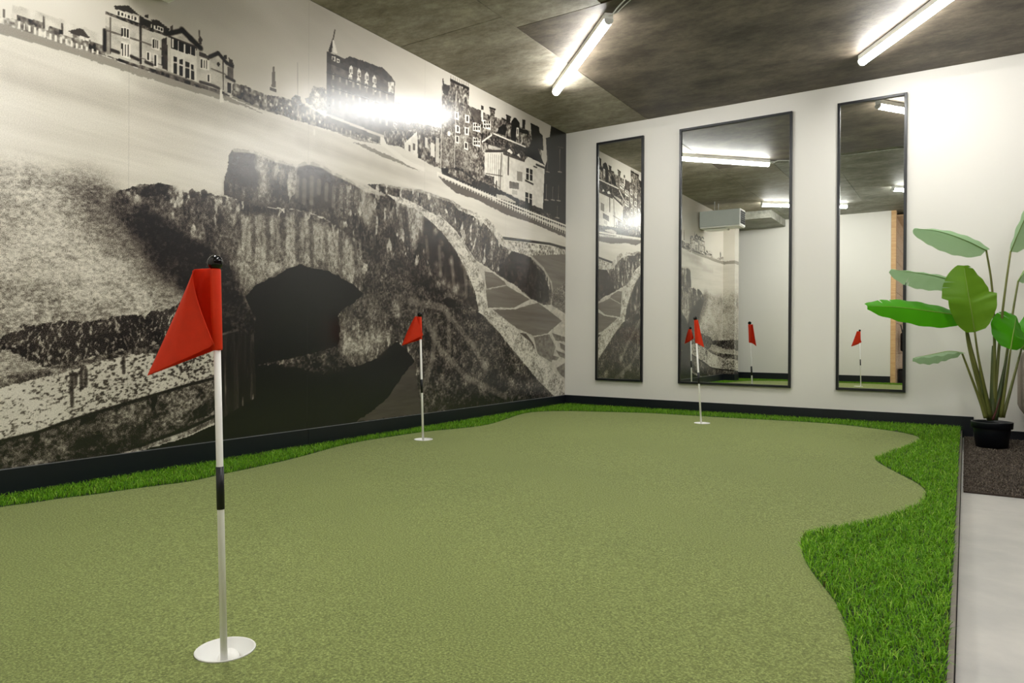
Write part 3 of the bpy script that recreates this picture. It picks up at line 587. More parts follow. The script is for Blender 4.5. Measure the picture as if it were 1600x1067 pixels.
('P',.92,0,0,1.0,[(-1.691,2.191),(-1.641,2.196),(-1.64,2.139),(-1.691,2.135)]),
('P',.25,0,0,1.0,[(-1.678,2.185),(-1.655,2.187),(-1.655,2.15),(-1.678,2.148)]),
('P',.92,0,0,1.0,[(-1.698,2.114),(-1.648,2.118),(-1.648,2.062),(-1.698,2.058)]),
('P',.25,0,0,1.0,[(-1.685,2.108),(-1.662,2.11),(-1.662,2.072),(-1.685,2.071)]),
('P',.93,0,0,1.0,[(-1.477,2.266),(-1.377,2.276),(-1.376,2.212),(-1.477,2.203)]),
('P',.2,0,0,1.0,[(-1.467,2.259),(-1.447,2.261),(-1.447,2.242),(-1.467,2.24)]),
('P',.2,0,0,1.0,[(-1.467,2.233),(-1.447,2.235),(-1.447,2.214),(-1.467,2.212)]),
('P',.2,0,0,1.0,[(-1.437,2.267),(-1.417,2.269),(-1.417,2.249),(-1.437,2.247)]),
('P',.2,0,0,1.0,[(-1.437,2.24),(-1.417,2.242),(-1.417,2.222),(-1.437,2.22)]),
('P',.2,0,0,1.0,[(-1.407,2.275),(-1.387,2.277),(-1.387,2.257),(-1.407,2.255)]),
('P',.2,0,0,1.0,[(-1.407,2.248),(-1.387,2.25),(-1.387,2.23),(-1.407,2.228)]),
('P',.93,0,0,1.0,[(-1.476,2.155),(-1.376,2.163),(-1.375,2.099),(-1.476,2.092)]),
('P',.2,0,0,1.0,[(-1.466,2.147),(-1.446,2.149),(-1.446,2.13),(-1.466,2.128)]),
('P',.2,0,0,1.0,[(-1.466,2.121),(-1.446,2.123),(-1.446,2.102),(-1.466,2.101)]),
('P',.2,0,0,1.0,[(-1.436,2.155),(-1.416,2.156),(-1.416,2.137),(-1.436,2.135)]),
('P',.2,0,0,1.0,[(-1.436,2.128),(-1.416,2.13),(-1.416,2.109),(-1.436,2.108)]),
('P',.2,0,0,1.0,[(-1.406,2.162),(-1.386,2.164),(-1.386,2.144),(-1.406,2.142)]),
('P',.2,0,0,1.0,[(-1.406,2.135),(-1.386,2.137),(-1.386,2.116),(-1.406,2.115)]),
('P',.93,0,0,1.0,[(-1.343,2.321),(-1.239,2.333),(-1.238,2.267),(-1.343,2.257)]),
('P',.2,0,0,1.0,[(-1.333,2.314),(-1.312,2.316),(-1.312,2.296),(-1.333,2.294)]),
('P',.2,0,0,1.0,[(-1.333,2.287),(-1.312,2.289),(-1.312,2.268),(-1.332,2.266)]),
('P',.2,0,0,1.0,[(-1.302,2.322),(-1.281,2.324),(-1.281,2.304),(-1.302,2.302)]),
('P',.2,0,0,1.0,[(-1.302,2.295),(-1.281,2.297),(-1.28,2.277),(-1.301,2.274)]),
('P',.2,0,0,1.0,[(-1.27,2.33),(-1.249,2.333),(-1.249,2.313),(-1.27,2.31)]),
('P',.2,0,0,1.0,[(-1.27,2.303),(-1.249,2.306),(-1.249,2.285),(-1.27,2.282)]),
('P',.93,0,0,1.0,[(-1.789,2.115),(-1.767,2.127),(-1.748,2.116),(-1.759,2.09),(-1.785,2.088)]),
('L',.88,.004,1.0,[(-1.857,2.353),(-1.86,1.841)]),
('L',.85,.004,1.0,[(-1.686,2.441),(-1.704,1.874)]),
('L',.2,.008,.8,[(-1.535,2.376),(-1.469,2.273)]),
('P',.25,0,0,1.0,[(-1.374,2.426),(-1.34,2.426),(-1.34,2.396),(-1.37,2.393)]),
('P',.85,0,0,1.0,[(-1.37,2.388),(-1.344,2.39),(-1.343,2.306),(-1.369,2.304)]),
('P',.3,4,.002,1.0,[(-1.257,2.442),(-1.182,2.445),(-1.19,2.367),(-1.248,2.372)]),
('L',.12,.008,1.0,[(-1.257,2.439),(-1.177,2.447)]),
('P',.33,4,.002,1.0,[(-1.02,2.444),(-.953,2.446),(-.967,2.379),(-1.019,2.381)]),
('L',.12,.008,1.0,[(-1.02,2.444),(-.953,2.446)]),
('L',.2,.01,1.0,[(-1.081,2.401),(-1.01,2.399)]),
('P',.1,7,.002,1.0,[(-.943,2.412),(-.905,2.454),(-.875,2.462),(-.815,2.435),(-.815,2.392),(-.671,2.401),(-.671,2.33),(-.814,2.285),(-.873,2.26),(-.951,2.262)]),
('P',.1,7,.002,1.0,[(-.641,2.48),(-.501,2.483),(-.489,2.436),(-.434,2.422),(-.421,2.289),(-.607,2.29),(-.629,2.406)]),
('P',.16,0,0,1.0,[(-.775,2.478),(-.724,2.48),(-.734,2.402),(-.774,2.397)]),
('P',.18,4,.004,1.0,[(-1.121,2.324),(-1.01,2.378),(-1.028,2.275),(-1.157,2.263)]),
('P',.45,6,.002,1.0,[(-.874,2.35),(-.629,2.373),(-.607,2.301),(-.711,2.244),(-.873,2.249)]),
('P',.92,0,0,1.0,[(-.865,2.385),(-.83,2.388),(-.829,2.319),(-.864,2.315)]),
('P',.2,0,0,1.0,[(-.855,2.376),(-.839,2.378),(-.838,2.336),(-.854,2.334)]),
('P',.86,7,0,1.0,[(-1.324,2.073),(-1.055,2.134),(-.741,2.134),(-.648,2.198),(-.397,2.163),(-.404,1.776),(-.515,1.78),(-1.023,1.818),(-1.322,1.889)]),
('P',.3,4,.002,1.0,[(-1.355,2.15),(-1.193,2.249),(-.712,2.261),(-.649,2.275),(-.736,2.13),(-1.059,2.127),(-1.074,2.16),(-1.29,2.15)]),
('P',.7,7,0,1.0,[(-1.272,2.145),(-1.092,2.156),(-1.119,2.129),(-1.272,2.114)]),
('L',.95,.008,1.0,[(-1.355,2.147),(-1.229,2.23)]),
('L',.95,.008,1.0,[(-1.193,2.249),(-.722,2.255)]),
('L',.22,.012,1.0,[(-1.298,2.088),(-1.064,2.142)]),
('L',.3,.012,1.0,[(-1.055,2.123),(-.741,2.132)]),
('P',.95,0,0,1.0,[(-1.008,2.155),(-.97,2.184),(-.921,2.164),(-.931,2.146)]),
('P',.95,0,0,1.0,[(-.862,2.156),(-.823,2.176),(-.802,2.148)]),
('L',.45,.004,.7,[(-1.272,2.074),(-1.274,1.913)]),
('L',.45,.004,.7,[(-1.243,2.078),(-1.246,1.916)]),
('L',.45,.004,.7,[(-1.215,2.082),(-1.218,1.918)]),
('L',.45,.004,.7,[(-1.186,2.086),(-1.189,1.92)]),
('L',.45,.004,.7,[(-1.157,2.09),(-1.16,1.922)]),
('L',.45,.004,.7,[(-1.128,2.094),(-1.131,1.924)]),
('L',.45,.004,.7,[(-1.099,2.098),(-1.102,1.926)]),
('L',.45,.004,.7,[(-1.069,2.102),(-1.072,1.929)]),
('L',.45,.006,1.0,[(-1.305,1.912),(-1.071,1.939)]),
('P',.38,4,0,1.0,[(-1.314,1.901),(-1.19,1.91),(-1.189,1.819),(-1.322,1.829)]),
('L',.35,.014,1.0,[(-.983,2.108),(-.987,1.971)]),
('L',.4,.008,1.0,[(-1.082,2.117),(-1.107,1.788)]),
('L',.3,.005,1.0,[(-1.118,1.981),(-1.121,1.79)]),
('P',.08,0,0,1.0,[(-.618,2.338),(-.564,2.323),(-.51,2.28),(-.431,2.196),(-.397,2.169),(-.519,2.177),(-.721,2.182)]),
('P',.4,0,0,1.0,[(-1.163,1.885),(-1.145,1.888),(-1.144,1.817),(-1.171,1.822)]),
('P',.38,7,0,1.0,[(-.967,1.917),(-.82,1.93),(-.82,1.876),(-.967,1.86)]),
('P',.7,0,0,1.0,[(-.928,1.856),(-.849,1.859),(-.849,1.822),(-.928,1.819)]),
('P',.55,0,0,1.0,[(-.851,2.025),(-.771,2.03),(-.77,1.949),(-.85,1.945)]),
('P',.14,0,0,1.0,[(-.71,2.081),(-.666,2.083),(-.665,1.985),(-.709,1.983)]),
('L',.85,.004,1.0,[(-.709,2.038),(-.665,2.039)]),
('P',.14,0,0,1.0,[(-.647,2.083),(-.603,2.086),(-.602,1.986),(-.646,1.985)]),
('L',.85,.004,1.0,[(-.647,2.039),(-.602,2.041)]),
('P',.14,0,0,1.0,[(-.718,1.873),(-.674,1.874),(-.673,1.775),(-.717,1.775)]),
('L',.85,.004,1.0,[(-.717,1.829),(-.674,1.83)]),
('P',.14,0,0,1.0,[(-.655,1.873),(-.611,1.874),(-.61,1.775),(-.654,1.774)]),
('L',.85,.004,1.0,[(-.655,1.829),(-.61,1.83)]),
('L',.2,.01,1.0,[(-.719,1.971),(-.593,1.962)]),
('L',.15,.012,1.0,[(-.541,2.144),(-.408,2.144)]),
('L',.2,.008,1.0,[(-.584,2.119),(-.53,2.119)]),
('P',.11,7,0,1.0,[(-.287,2.544),(.015,2.562),(.025,1.669),(-.171,1.69),(-.426,1.738),(-.397,2.146),(-.353,2.224),(-.378,2.413),(-.309,2.441)]),
('L',.6,.005,.85,[(-.342,2.295),(-.347,2.123)]),
('L',.72,.009,.7,[(-.374,2.117),(-.311,2.124)]),
('L',.6,.005,.85,[(-.119,2.375),(-.124,2.168)]),
('L',.72,.009,.7,[(-.153,2.162),(-.086,2.17)]),
('L',.6,.005,.85,[(-.139,2.035),(-.145,1.899)]),
('L',.72,.009,.7,[(-.174,1.894),(-.107,1.9)]),
('L',.6,.005,.85,[(-.246,2.004),(-.252,1.887)]),
('L',.72,.009,.7,[(-.28,1.882),(-.215,1.887)]),
('L',.6,.005,.85,[(-.362,2.005),(-.367,1.867)]),
('L',.72,.009,.7,[(-.394,1.863),(-.332,1.868)]),
('L',.6,.005,.85,[(-.161,1.844),(-.167,1.737)]),
('L',.72,.009,.7,[(-.196,1.733),(-.13,1.737)]),
('L',.5,.008,.6,[(-.155,2.39),(-.058,2.401)]),
('P',.17,4,.01,1.0,[(-1.853,1.843),(-1.627,1.89),(-1.449,1.839),(-1.207,1.826),(-.927,1.804),(-.404,1.77),(-.196,1.733),(-.0,1.702),(.0,1.666),(-.926,1.709),(-1.546,1.772),(-1.853,1.797)]),
('P',.55,6,.006,.7,[(-1.779,1.858),(-1.611,1.865),(-1.465,1.826),(-1.498,1.791),(-1.665,1.807),(-1.779,1.821)]),
('P',.75,0,.003,1.0,[(-1.153,1.78),(-1.023,1.787),(-.868,1.766),(-.868,1.75),(-1.152,1.749)]),
('P',.84,1,.003,1.0,[(-5.6,1.847),(-4.958,1.84),(-4.78,1.837),(-4.579,1.835),(-4.468,1.836),(-4.222,1.828),(-4.179,1.832),(-3.936,1.834),(-3.62,1.844),(-3.558,1.843),(-3.38,1.831),(-2.976,1.843),(-2.461,1.868),(-2.292,1.891),(-1.925,1.828),(-1.852,1.793),(-1.423,1.751),(-.926,1.698),(.026,1.639),(.03,1.285),(-1.77,.757),(-3.406,.647),(-4.575,.335),(-5.6,.211)]),
('P',.52,0,.006,.75,[(-5.6,1.847),(-4.579,1.835),(-4.179,1.837),(-3.921,1.842),(-3.62,1.848),(-3.543,1.841),(-3.372,1.819),(-3.543,1.821),(-3.776,1.81),(-4.113,1.803),(-4.299,1.807),(-4.579,1.796),(-5.6,1.793)]),
('P',.3,6,0,1.0,[(-4.174,1.848),(-3.921,1.859),(-3.606,1.861),(-3.565,1.848),(-3.62,1.843),(-3.921,1.839),(-4.174,1.842)]),
('P',.6,1,.03,.5,[(-4.579,1.689),(-4.444,1.675),(-4.221,1.685),(-3.967,1.733),(-3.673,1.73),(-3.33,1.7),(-3.601,1.679),(-3.966,1.65),(-4.299,1.613),(-4.578,1.602)]),
('P',.58,1,.02,.5,[(-4.14,1.772),(-3.905,1.805),(-3.638,1.797),(-3.331,1.782),(-2.878,1.807),(-3.289,1.745),(-3.673,1.73),(-3.967,1.733)]),
('P',.6,1,.02,.5,[(-3.289,1.738),(-2.877,1.758),(-2.195,1.746),(-1.778,1.701),(-2.062,1.685),(-2.669,1.697),(-3.069,1.699)]),
('P',.45,0,.006,.7,[(-2.728,1.82),(-2.615,1.828),(-2.196,1.789),(-2.097,1.766),(-2.443,1.786)]),
('L',.45,.008,.7,[(-3.952,1.861),(-3.776,1.86),(-3.595,1.842)]),
('P',.36,0,.004,.6,[(-2.461,1.864),(-2.67,1.862),(-2.937,1.894),(-2.937,1.849),(-2.67,1.838)]),
('L',.85,.004,.6,[(-2.918,1.876),(-2.917,1.858)]),
('L',.85,.004,.6,[(-2.882,1.875),(-2.882,1.856)]),
('L',.85,.004,.6,[(-2.846,1.874),(-2.846,1.855)]),
('L',.85,.004,.6,[(-2.809,1.873),(-2.809,1.854)]),
('L',.85,.004,.6,[(-2.772,1.872),(-2.772,1.853)]),
('L',.85,.004,.6,[(-2.734,1.871),(-2.734,1.852)]),
('L',.85,.004,.6,[(-2.696,1.871),(-2.696,1.851)]),
('L',.85,.004,.6,[(-2.657,1.869),(-2.657,1.85)]),
('L',.85,.004,.6,[(-2.617,1.868),(-2.617,1.849)]),
('L',.85,.004,.6,[(-2.577,1.867),(-2.577,1.847)]),
('L',.85,.004,.6,[(-2.536,1.866),(-2.536,1.846)]),
('L',.85,.004,.6,[(-2.495,1.865),(-2.495,1.845)]),
('P',.88,0,.004,1.0,[(-2.479,1.909),(-2.444,1.909),(-2.408,1.868),(-2.196,1.815),(-2.036,1.805),(-2.036,1.778),(-2.221,1.783),(-2.425,1.848),(-2.473,1.861)]),
('P',.92,0,0,1.0,[(-3.627,1.861),(-3.613,1.872),(-3.609,1.838),(-3.602,1.808),(-3.627,1.801),(-3.624,1.834)]),
('L',.9,.008,1.0,[(-3.018,1.817),(-3.018,1.791)]),
('P',.3,0,.005,.8,[(-1.889,1.776),(-1.423,1.746),(-.926,1.698),(.026,1.633),(.026,1.573),(-.621,1.625),(-1.022,1.636),(-1.422,1.688),(-1.687,1.694),(-1.815,1.736)]),
('L',.95,.01,1.0,[(-1.896,1.798),(-1.546,1.768),(-1.134,1.742),(-.622,1.714),(.025,1.687)]),
('L',.95,.007,1.0,[(-1.896,1.798),(-1.897,1.775)]),
('L',.95,.007,1.0,[(-1.846,1.795),(-1.847,1.771)]),
('L',.95,.007,1.0,[(-1.805,1.792),(-1.806,1.768)]),
('L',.95,.007,1.0,[(-1.766,1.79),(-1.768,1.765)]),
('L',.95,.007,1.0,[(-1.729,1.788),(-1.73,1.761)]),
('L',.95,.007,1.0,[(-1.692,1.786),(-1.694,1.758)]),
('L',.95,.007,1.0,[(-1.656,1.784),(-1.658,1.755)]),
('L',.95,.007,1.0,[(-1.621,1.782),(-1.622,1.752)]),
('L',.95,.007,1.0,[(-1.586,1.78),(-1.587,1.749)]),
('L',.95,.007,1.0,[(-1.551,1.778),(-1.552,1.747)]),
('L',.95,.007,1.0,[(-1.516,1.776),(-1.517,1.744)]),
('L',.95,.007,1.0,[(-1.481,1.774),(-1.482,1.741)]),
('L',.95,.007,1.0,[(-1.446,1.772),(-1.448,1.738)]),
('L',.95,.007,1.0,[(-1.412,1.77),(-1.413,1.735)]),
('L',.95,.007,1.0,[(-1.377,1.768),(-1.378,1.732)]),
('L',.95,.007,1.0,[(-1.342,1.766),(-1.344,1.729)]),
('L',.95,.007,1.0,[(-1.308,1.764),(-1.309,1.726)]),
('L',.95,.007,1.0,[(-1.273,1.762),(-1.274,1.723)]),
('L',.95,.007,1.0,[(-1.238,1.76),(-1.239,1.72)]),
('L',.95,.007,1.0,[(-1.203,1.758),(-1.204,1.716)]),
('L',.95,.007,1.0,[(-1.168,1.756),(-1.169,1.713)]),
('L',.95,.007,1.0,[(-1.133,1.754),(-1.134,1.71)]),
('L',.95,.007,1.0,[(-1.097,1.752),(-1.099,1.707)]),
('L',.95,.007,1.0,[(-1.062,1.75),(-1.063,1.704)]),
('L',.95,.007,1.0,[(-1.026,1.748),(-1.027,1.701)]),
('L',.95,.007,1.0,[(-.99,1.746),(-.992,1.698)]),
('L',.95,.007,1.0,[(-.954,1.744),(-.956,1.695)]),
('L',.95,.007,1.0,[(-.918,1.742),(-.919,1.691)]),
('L',.95,.007,1.0,[(-.882,1.74),(-.883,1.688)]),
('L',.95,.007,1.0,[(-.845,1.738),(-.846,1.685)]),
('L',.95,.007,1.0,[(-.808,1.736),(-.81,1.682)]),
('L',.95,.007,1.0,[(-.771,1.733),(-.773,1.678)]),
('L',.95,.007,1.0,[(-.734,1.731),(-.735,1.675)]),
('L',.95,.007,1.0,[(-.696,1.729),(-.698,1.672)]),
('L',.95,.007,1.0,[(-.659,1.727),(-.66,1.668)]),
('L',.95,.007,1.0,[(-.621,1.725),(-.622,1.665)]),
('L',.95,.007,1.0,[(-.583,1.723),(-.584,1.661)]),
('L',.95,.007,1.0,[(-.544,1.72),(-.546,1.658)]),
('L',.95,.007,1.0,[(-.505,1.718),(-.507,1.655)]),
('L',.95,.007,1.0,[(-.466,1.716),(-.468,1.651)]),
('L',.95,.007,1.0,[(-.427,1.714),(-.429,1.647)]),
('L',.95,.007,1.0,[(-.387,1.712),(-.389,1.644)]),
('L',.95,.007,1.0,[(-.348,1.709),(-.349,1.64)]),
('L',.95,.007,1.0,[(-.307,1.707),(-.309,1.637)]),
('L',.95,.007,1.0,[(-.267,1.705),(-.269,1.633)]),
('L',.95,.007,1.0,[(-.226,1.702),(-.228,1.629)]),
('L',.95,.007,1.0,[(-.185,1.7),(-.187,1.626)]),
('L',.95,.007,1.0,[(-.144,1.698),(-.145,1.622)]),
('L',.95,.007,1.0,[(-.102,1.695),(-.104,1.618)]),
('L',.95,.007,1.0,[(-.06,1.693),(-.062,1.614)]),
('L',.95,.007,1.0,[(-.018,1.69),(-.019,1.61)]),
('L',.95,.007,1.0,[(.025,1.688),(.024,1.607)]),
('P',.48,1,.002,1.0,[(-.66,1.356),(.028,1.441),(.036,.804),(-.395,.906),(-.258,1.028),(-.283,1.142)]),
('P',.66,6,.003,1.0,[(-1.038,1.42),(-.744,1.44),(.028,1.477),(.028,1.423),(-.618,1.344),(-.774,1.344)]),
('L',.16,.014,1.0,[(-1.057,1.439),(-.64,1.463),(-.298,1.481),(.028,1.474)]),
('P',.66,2,.045,.97,[(-5.6,1.347),(-4.87,1.298),(-4.577,1.275),(-4.443,1.303),(-4.323,1.301),(-4.246,1.328),(-4.153,1.279),(-4.144,1.244),(-4.082,1.098),(-3.933,.909),(-3.772,.823),(-3.615,.709),(-3.614,.554),(-4.575,.41),(-5.6,.337)]),
('P',.74,2,.06,.6,[(-5.6,1.211),(-4.778,1.145),(-4.443,1.179),(-4.297,1.096),(-4.081,.983),(-3.963,.877),(-4.137,.78),(-4.442,.817),(-5.6,.712)]),
('P',.34,2,.05,.75,[(-4.246,1.328),(-4.15,1.269),(-4.11,1.137),(-3.979,.994),(-3.772,.86),(-3.838,.807),(-4.052,.928),(-4.219,1.107),(-4.323,1.226)]),
('P',.18,8,.02,1.0,[(-5.6,.628),(-4.576,.614),(-4.51,.66),(-4.346,.682),(-4.164,.7),(-3.932,.736),(-3.772,.81),(-3.615,.709),(-3.614,.564),(-3.962,.578),(-4.136,.551),(-4.295,.515),(-4.406,.5),(-4.487,.533),(-4.532,.571),(-5.6,.441)]),
('P',.4,4,.008,1.0,[(-5.6,.378),(-4.575,.46),(-4.441,.488),(-4.295,.518),(-4.136,.554),(-3.962,.584),(-3.65,.596),(-3.65,.554),(-4.051,.541),(-4.328,.473),(-4.575,.413),(-5.6,.295)]),
('P',.82,5,.006,1.0,[(-5.6,.295),(-4.575,.418),(-4.496,.439),(-4.394,.46),(-4.328,.476),(-4.228,.506),(-4.15,.526),(-4.051,.544),(-3.614,.564),(-3.613,.418),(-3.797,.389),(-3.949,.356),(-4.093,.322),(-4.214,.295),(-4.352,.261),(-4.438,.233),(-4.575,.211),(-5.6,.128)]),
('L',.2,.01,.8,[(-4.315,.462),(-4.313,.336)]),
('L',.2,.01,.8,[(-4.3,.464),(-4.299,.421)]),
('L',.2,.01,.8,[(-4.277,.474),(-4.276,.403)]),
('L',.2,.01,.8,[(-4.259,.479),(-4.258,.419)]),
('L',.2,.01,.8,[(-4.1,.525),(-4.098,.462)]),
('P',.35,4,.004,1.0,[(-5.6,.128),(-4.575,.211),(-4.438,.233),(-4.352,.261),(-4.214,.295),(-4.093,.322),(-3.949,.356),(-3.797,.389),(-3.613,.425),(-3.612,.209),(-3.802,.161),(-4.107,.098),(-4.574,.091),(-5.6,.076)]),
('P',.15,4,.02,.8,[(-4.319,.202),(-4.216,.237),(-4.107,.155),(-4.035,.219),(-4.005,.143),(-4.135,.116),(-4.294,.118)]),
('P',.12,0,.01,1.0,[(-4.463,.223),(-4.436,.225),(-4.431,.194),(-4.454,.186)]),
('P',.13,0,.012,1.0,[(-4.269,.278),(-4.217,.29),(-4.216,.265),(-4.294,.237)]),
('P',.13,0,.008,1.0,[(-3.976,.34),(-3.943,.352),(-3.949,.29),(-3.967,.286)]),
('P',.12,4,.015,1.0,[(-3.769,.27),(-3.631,.316),(-3.631,.258),(-3.769,.208)]),
('L',.12,.01,1.0,[(-5.6,.13),(-4.575,.211),(-4.438,.233),(-4.352,.26),(-4.214,.294),(-4.093,.322),(-3.949,.354),(-3.797,.389),(-3.613,.425)]),
('P',.58,4,.003,1.0,[(-4.107,.103),(-3.991,.126),(-3.802,.171),(-3.645,.221),(-3.645,.196),(-3.802,.143),(-3.96,.116),(-4.092,.093)]),
('L',.08,.01,1.0,[(-4.064,.121),(-3.991,.135),(-3.802,.177),(-3.645,.228)]),
('P',.05,9,.004,1.0,[(-3.646,.564),(-3.615,.725),(-3.414,.714),(-3.405,.511),(-2.819,.557),(-2.088,.617),(-2.016,.082),(-3.768,.021),(-4.092,.09),(-3.96,.111),(-3.802,.137),(-3.645,.186)]),
('P',.16,10,.006,1.0,[(-3.64,.641),(-3.541,.658),(-3.414,.67),(-3.404,.308),(-3.52,.249),(-3.638,.195)]),
('L',.5,.008,1.0,[(-3.632,.631),(-3.515,.662)]),
('P',.33,9,.01,1.0,[(-2.133,.472),(-2.217,.406),(-2.305,.324),(-2.396,.237),(-2.502,.179),(-2.631,.125),(-2.68,.106),(-1.967,.101),(-1.997,.349),(-2.086,.432)]),
('P',.36,3,.008,1.0,[(-4.15,1.252),(-4.097,1.278),(-4.039,1.309),(-3.934,1.338),(-3.878,1.336),(-3.823,1.31),(-3.774,1.328),(-3.699,1.332),(-3.603,1.336),(-3.491,1.326),(-3.333,1.321),(-3.076,1.341),(-2.839,1.294),(-2.725,1.247),(-2.439,1.185),(-2.126,1.184),(-1.772,1.035),(-1.389,.836),(-1.012,.62),(-.466,.26),(-.129,.085),(-.91,.09),(-2.036,.093),(-2.106,.31),(-2.133,.472),(-2.307,.607),(-2.504,.493),(-2.704,.438),(-2.824,.522),(-3.24,.473),(-3.397,.47),(-3.41,.714),(-3.474,.839),(-3.669,.898),(-3.773,1.015),(-3.964,1.143),(-4.082,1.184)]),
('P',.16,4,.02,.92,[(-4.15,1.249),(-4.097,1.233),(-3.909,1.175),(-3.773,1.102),(-3.652,1.075),(-3.591,1.001),(-3.47,.839),(-3.398,.714),(-3.406,.647),(-3.615,.66),(-3.772,.823),(-3.933,.915),(-4.059,1.084),(-4.138,1.161)]),
('P',.13,9,.045,.62,[(-4.125,1.228),(-3.909,1.163),(-3.773,1.089),(-3.652,1.059),(-3.591,.985),(-3.47,.829),(-3.406,.697),(-3.615,.67),(-3.772,.823),(-3.917,.916),(-4.038,1.06)]),
('P',.28,3,.012,.85,[(-3.878,1.336),(-3.823,1.31),(-3.699,1.332),(-3.603,1.336),(-3.555,1.217),(-3.576,1.035),(-3.67,1.076),(-3.806,1.116),(-3.897,1.213)]),
('P',.18,4,.006,1.0,[(-4.048,1.296),(-3.934,1.338),(-3.891,1.328),(-3.916,1.281),(-3.995,1.262),(-4.048,1.264)]),
('P',.18,7,.006,.75,[(-3.73,1.333),(-3.713,1.355),(-3.696,1.339),(-3.699,1.31),(-3.726,1.305)]),
('P',.18,7,.006,.75,[(-3.791,1.322),(-3.774,1.343),(-3.757,1.328),(-3.76,1.299),(-3.787,1.295)]),
('P',.18,7,.006,.75,[(-3.635,1.221),(-3.617,1.243),(-3.599,1.227),(-3.603,1.197),(-3.631,1.193)]),
('P',.18,7,.006,.75,[(-3.962,1.273),(-3.947,1.294),(-3.931,1.279),(-3.934,1.251),(-3.959,1.247)]),
('P',.18,7,.006,.75,[(-3.536,1.236),(-3.518,1.259),(-3.499,1.242),(-3.502,1.211),(-3.532,1.207)]),
('P',.18,7,.006,.75,[(-3.257,1.292),(-3.236,1.316),(-3.214,1.298),(-3.218,1.266),(-3.253,1.261)]),
('P',.18,7,.006,.75,[(-3.135,1.303),(-3.112,1.328),(-3.09,1.31),(-3.094,1.277),(-3.13,1.271)]),
('P',.18,7,.006,.75,[(-3.062,1.292),(-3.039,1.317),(-3.015,1.299),(-3.02,1.265),(-3.057,1.26)]),
('P',.18,7,.006,.75,[(-3.429,1.235),(-3.409,1.258),(-3.389,1.241),(-3.393,1.21),(-3.425,1.206)]),
('P',.58,3,.012,.75,[(-3.599,1.259),(-3.409,1.272),(-3.112,1.306),(-2.874,1.266),(-2.665,1.168),(-2.631,.933),(-2.744,.965),(-2.898,1.014),(-3.102,1.037),(-3.285,.957),(-3.399,.904),(-3.47,.846),(-3.524,.942),(-3.576,1.051)]),
('P',.24,4,.02,.75,[(-2.19,1.091),(-1.772,.965),(-1.389,.816),(-1.011,.609),(-.488,.256),(-.177,.094),(-.91,.09),(-2.023,.101),(-2.086,.309),(-2.12,.485),(-2.188,.746)]),
('P',.3,4,.03,.6,[(-2.582,1.157),(-2.191,1.113),(-2.123,.879),(-2.186,.573),(-2.436,.739),(-2.581,.896)]),
('P',.3,7,.006,1.0,[(-3.543,1.589),(-3.438,1.606),(-3.383,1.606),(-3.28,1.589),(-3.15,1.592),(-3.059,1.626),(-2.96,1.631),(-2.871,1.604),(-2.79,1.594),(-2.679,1.572),(-2.602,1.551),(-2.441,1.56),(-2.357,1.55),(-2.245,1.552),(-2.013,1.507),(-1.835,1.48),(-1.614,1.355),(-1.435,1.216),(-1.323,1.062),(-1.287,.87),(-1.389,.826),(-1.772,.979),(-2.058,1.103),(-2.439,1.168),(-2.6,1.203),(-2.725,1.24),(-2.839,1.286),(-2.939,1.325),(-3.076,1.341),(-3.201,1.335),(-3.333,1.321),(-3.491,1.326),(-3.6,1.34),(-3.6,1.411),(-3.586,1.453),(-3.571,1.543)]),
('P',.34,3,.01,.85,[(-3.6,1.356),(-3.593,1.422),(-3.41,1.424),(-3.371,1.585),(-3.246,1.588),(-3.15,1.587),(-3.113,1.443),(-2.875,1.372),(-2.876,1.599),(-2.668,1.563),(-2.441,1.551),(-2.245,1.543),(-2.013,1.498),(-1.835,1.462),(-1.614,1.341),(-1.435,1.206),(-1.314,1.043),(-1.304,.869),(-1.772,.998),(-2.439,1.185),(-2.725,1.247),(-2.939,1.332),(-3.201,1.339),(-3.491,1.332)]),
('P',.72,3,.01,.8,[(-3.407,1.593),(-3.346,1.597),(-3.337,1.437),(-3.377,1.335),(-3.402,1.392),(-3.378,1.464),(-3.418,1.53)]),
('P',.66,3,.008,.7,[(-3.181,1.58),(-3.132,1.591),(-3.149,1.437),(-3.193,1.376),(-3.202,1.445)]),
('P',.24,7,.006,.75,[(-3.571,1.556),(-3.542,1.586),(-3.431,1.601),(-3.418,1.517),(-3.394,1.427),(-3.488,1.403),(-3.578,1.412)]),
('P',.26,7,.01,.75,[(-3.123,1.578),(-3.059,1.621),(-2.96,1.623),(-2.886,1.578),(-2.856,1.489),(-2.9,1.368),(-3.067,1.357),(-3.149,1.401)]),
('P',.72,3,.015,.7,[(-2.668,1.555),(-2.557,1.543),(-2.499,1.431),(-2.555,1.301),(-2.656,1.367)]),
('P',.7,3,.015,.8,[(-2.369,1.543),(-2.232,1.55),(-2.034,1.504),(-2.06,1.367),(-2.159,1.202),(-2.192,1.307),(-2.225,1.474)]),
('P',.22,3,.012,.6,[(-2.308,1.503),(-2.193,1.479),(-2.205,1.327),(-2.306,1.356)]),
('P',.18,7,.012,.8,[(-2.033,1.46),(-1.921,1.422),(-1.775,1.336),(-1.605,1.18),(-1.474,1.008),(-1.423,.874),(-1.634,.959),(-1.846,1.039),(-2.003,1.152),(-2.059,1.279)]),
('P',.68,4,.011,.9,[(-1.845,1.085),(-1.85,1.067),(-1.861,1.06),(-1.872,1.066),(-1.877,1.082),(-1.873,1.099),(-1.861,1.107),(-1.85,1.101)]),
('P',.68,4,.011,.9,[(-1.889,1.14),(-1.894,1.123),(-1.905,1.115),(-1.916,1.121),(-1.921,1.137),(-1.916,1.154),(-1.905,1.162),(-1.894,1.156)]),
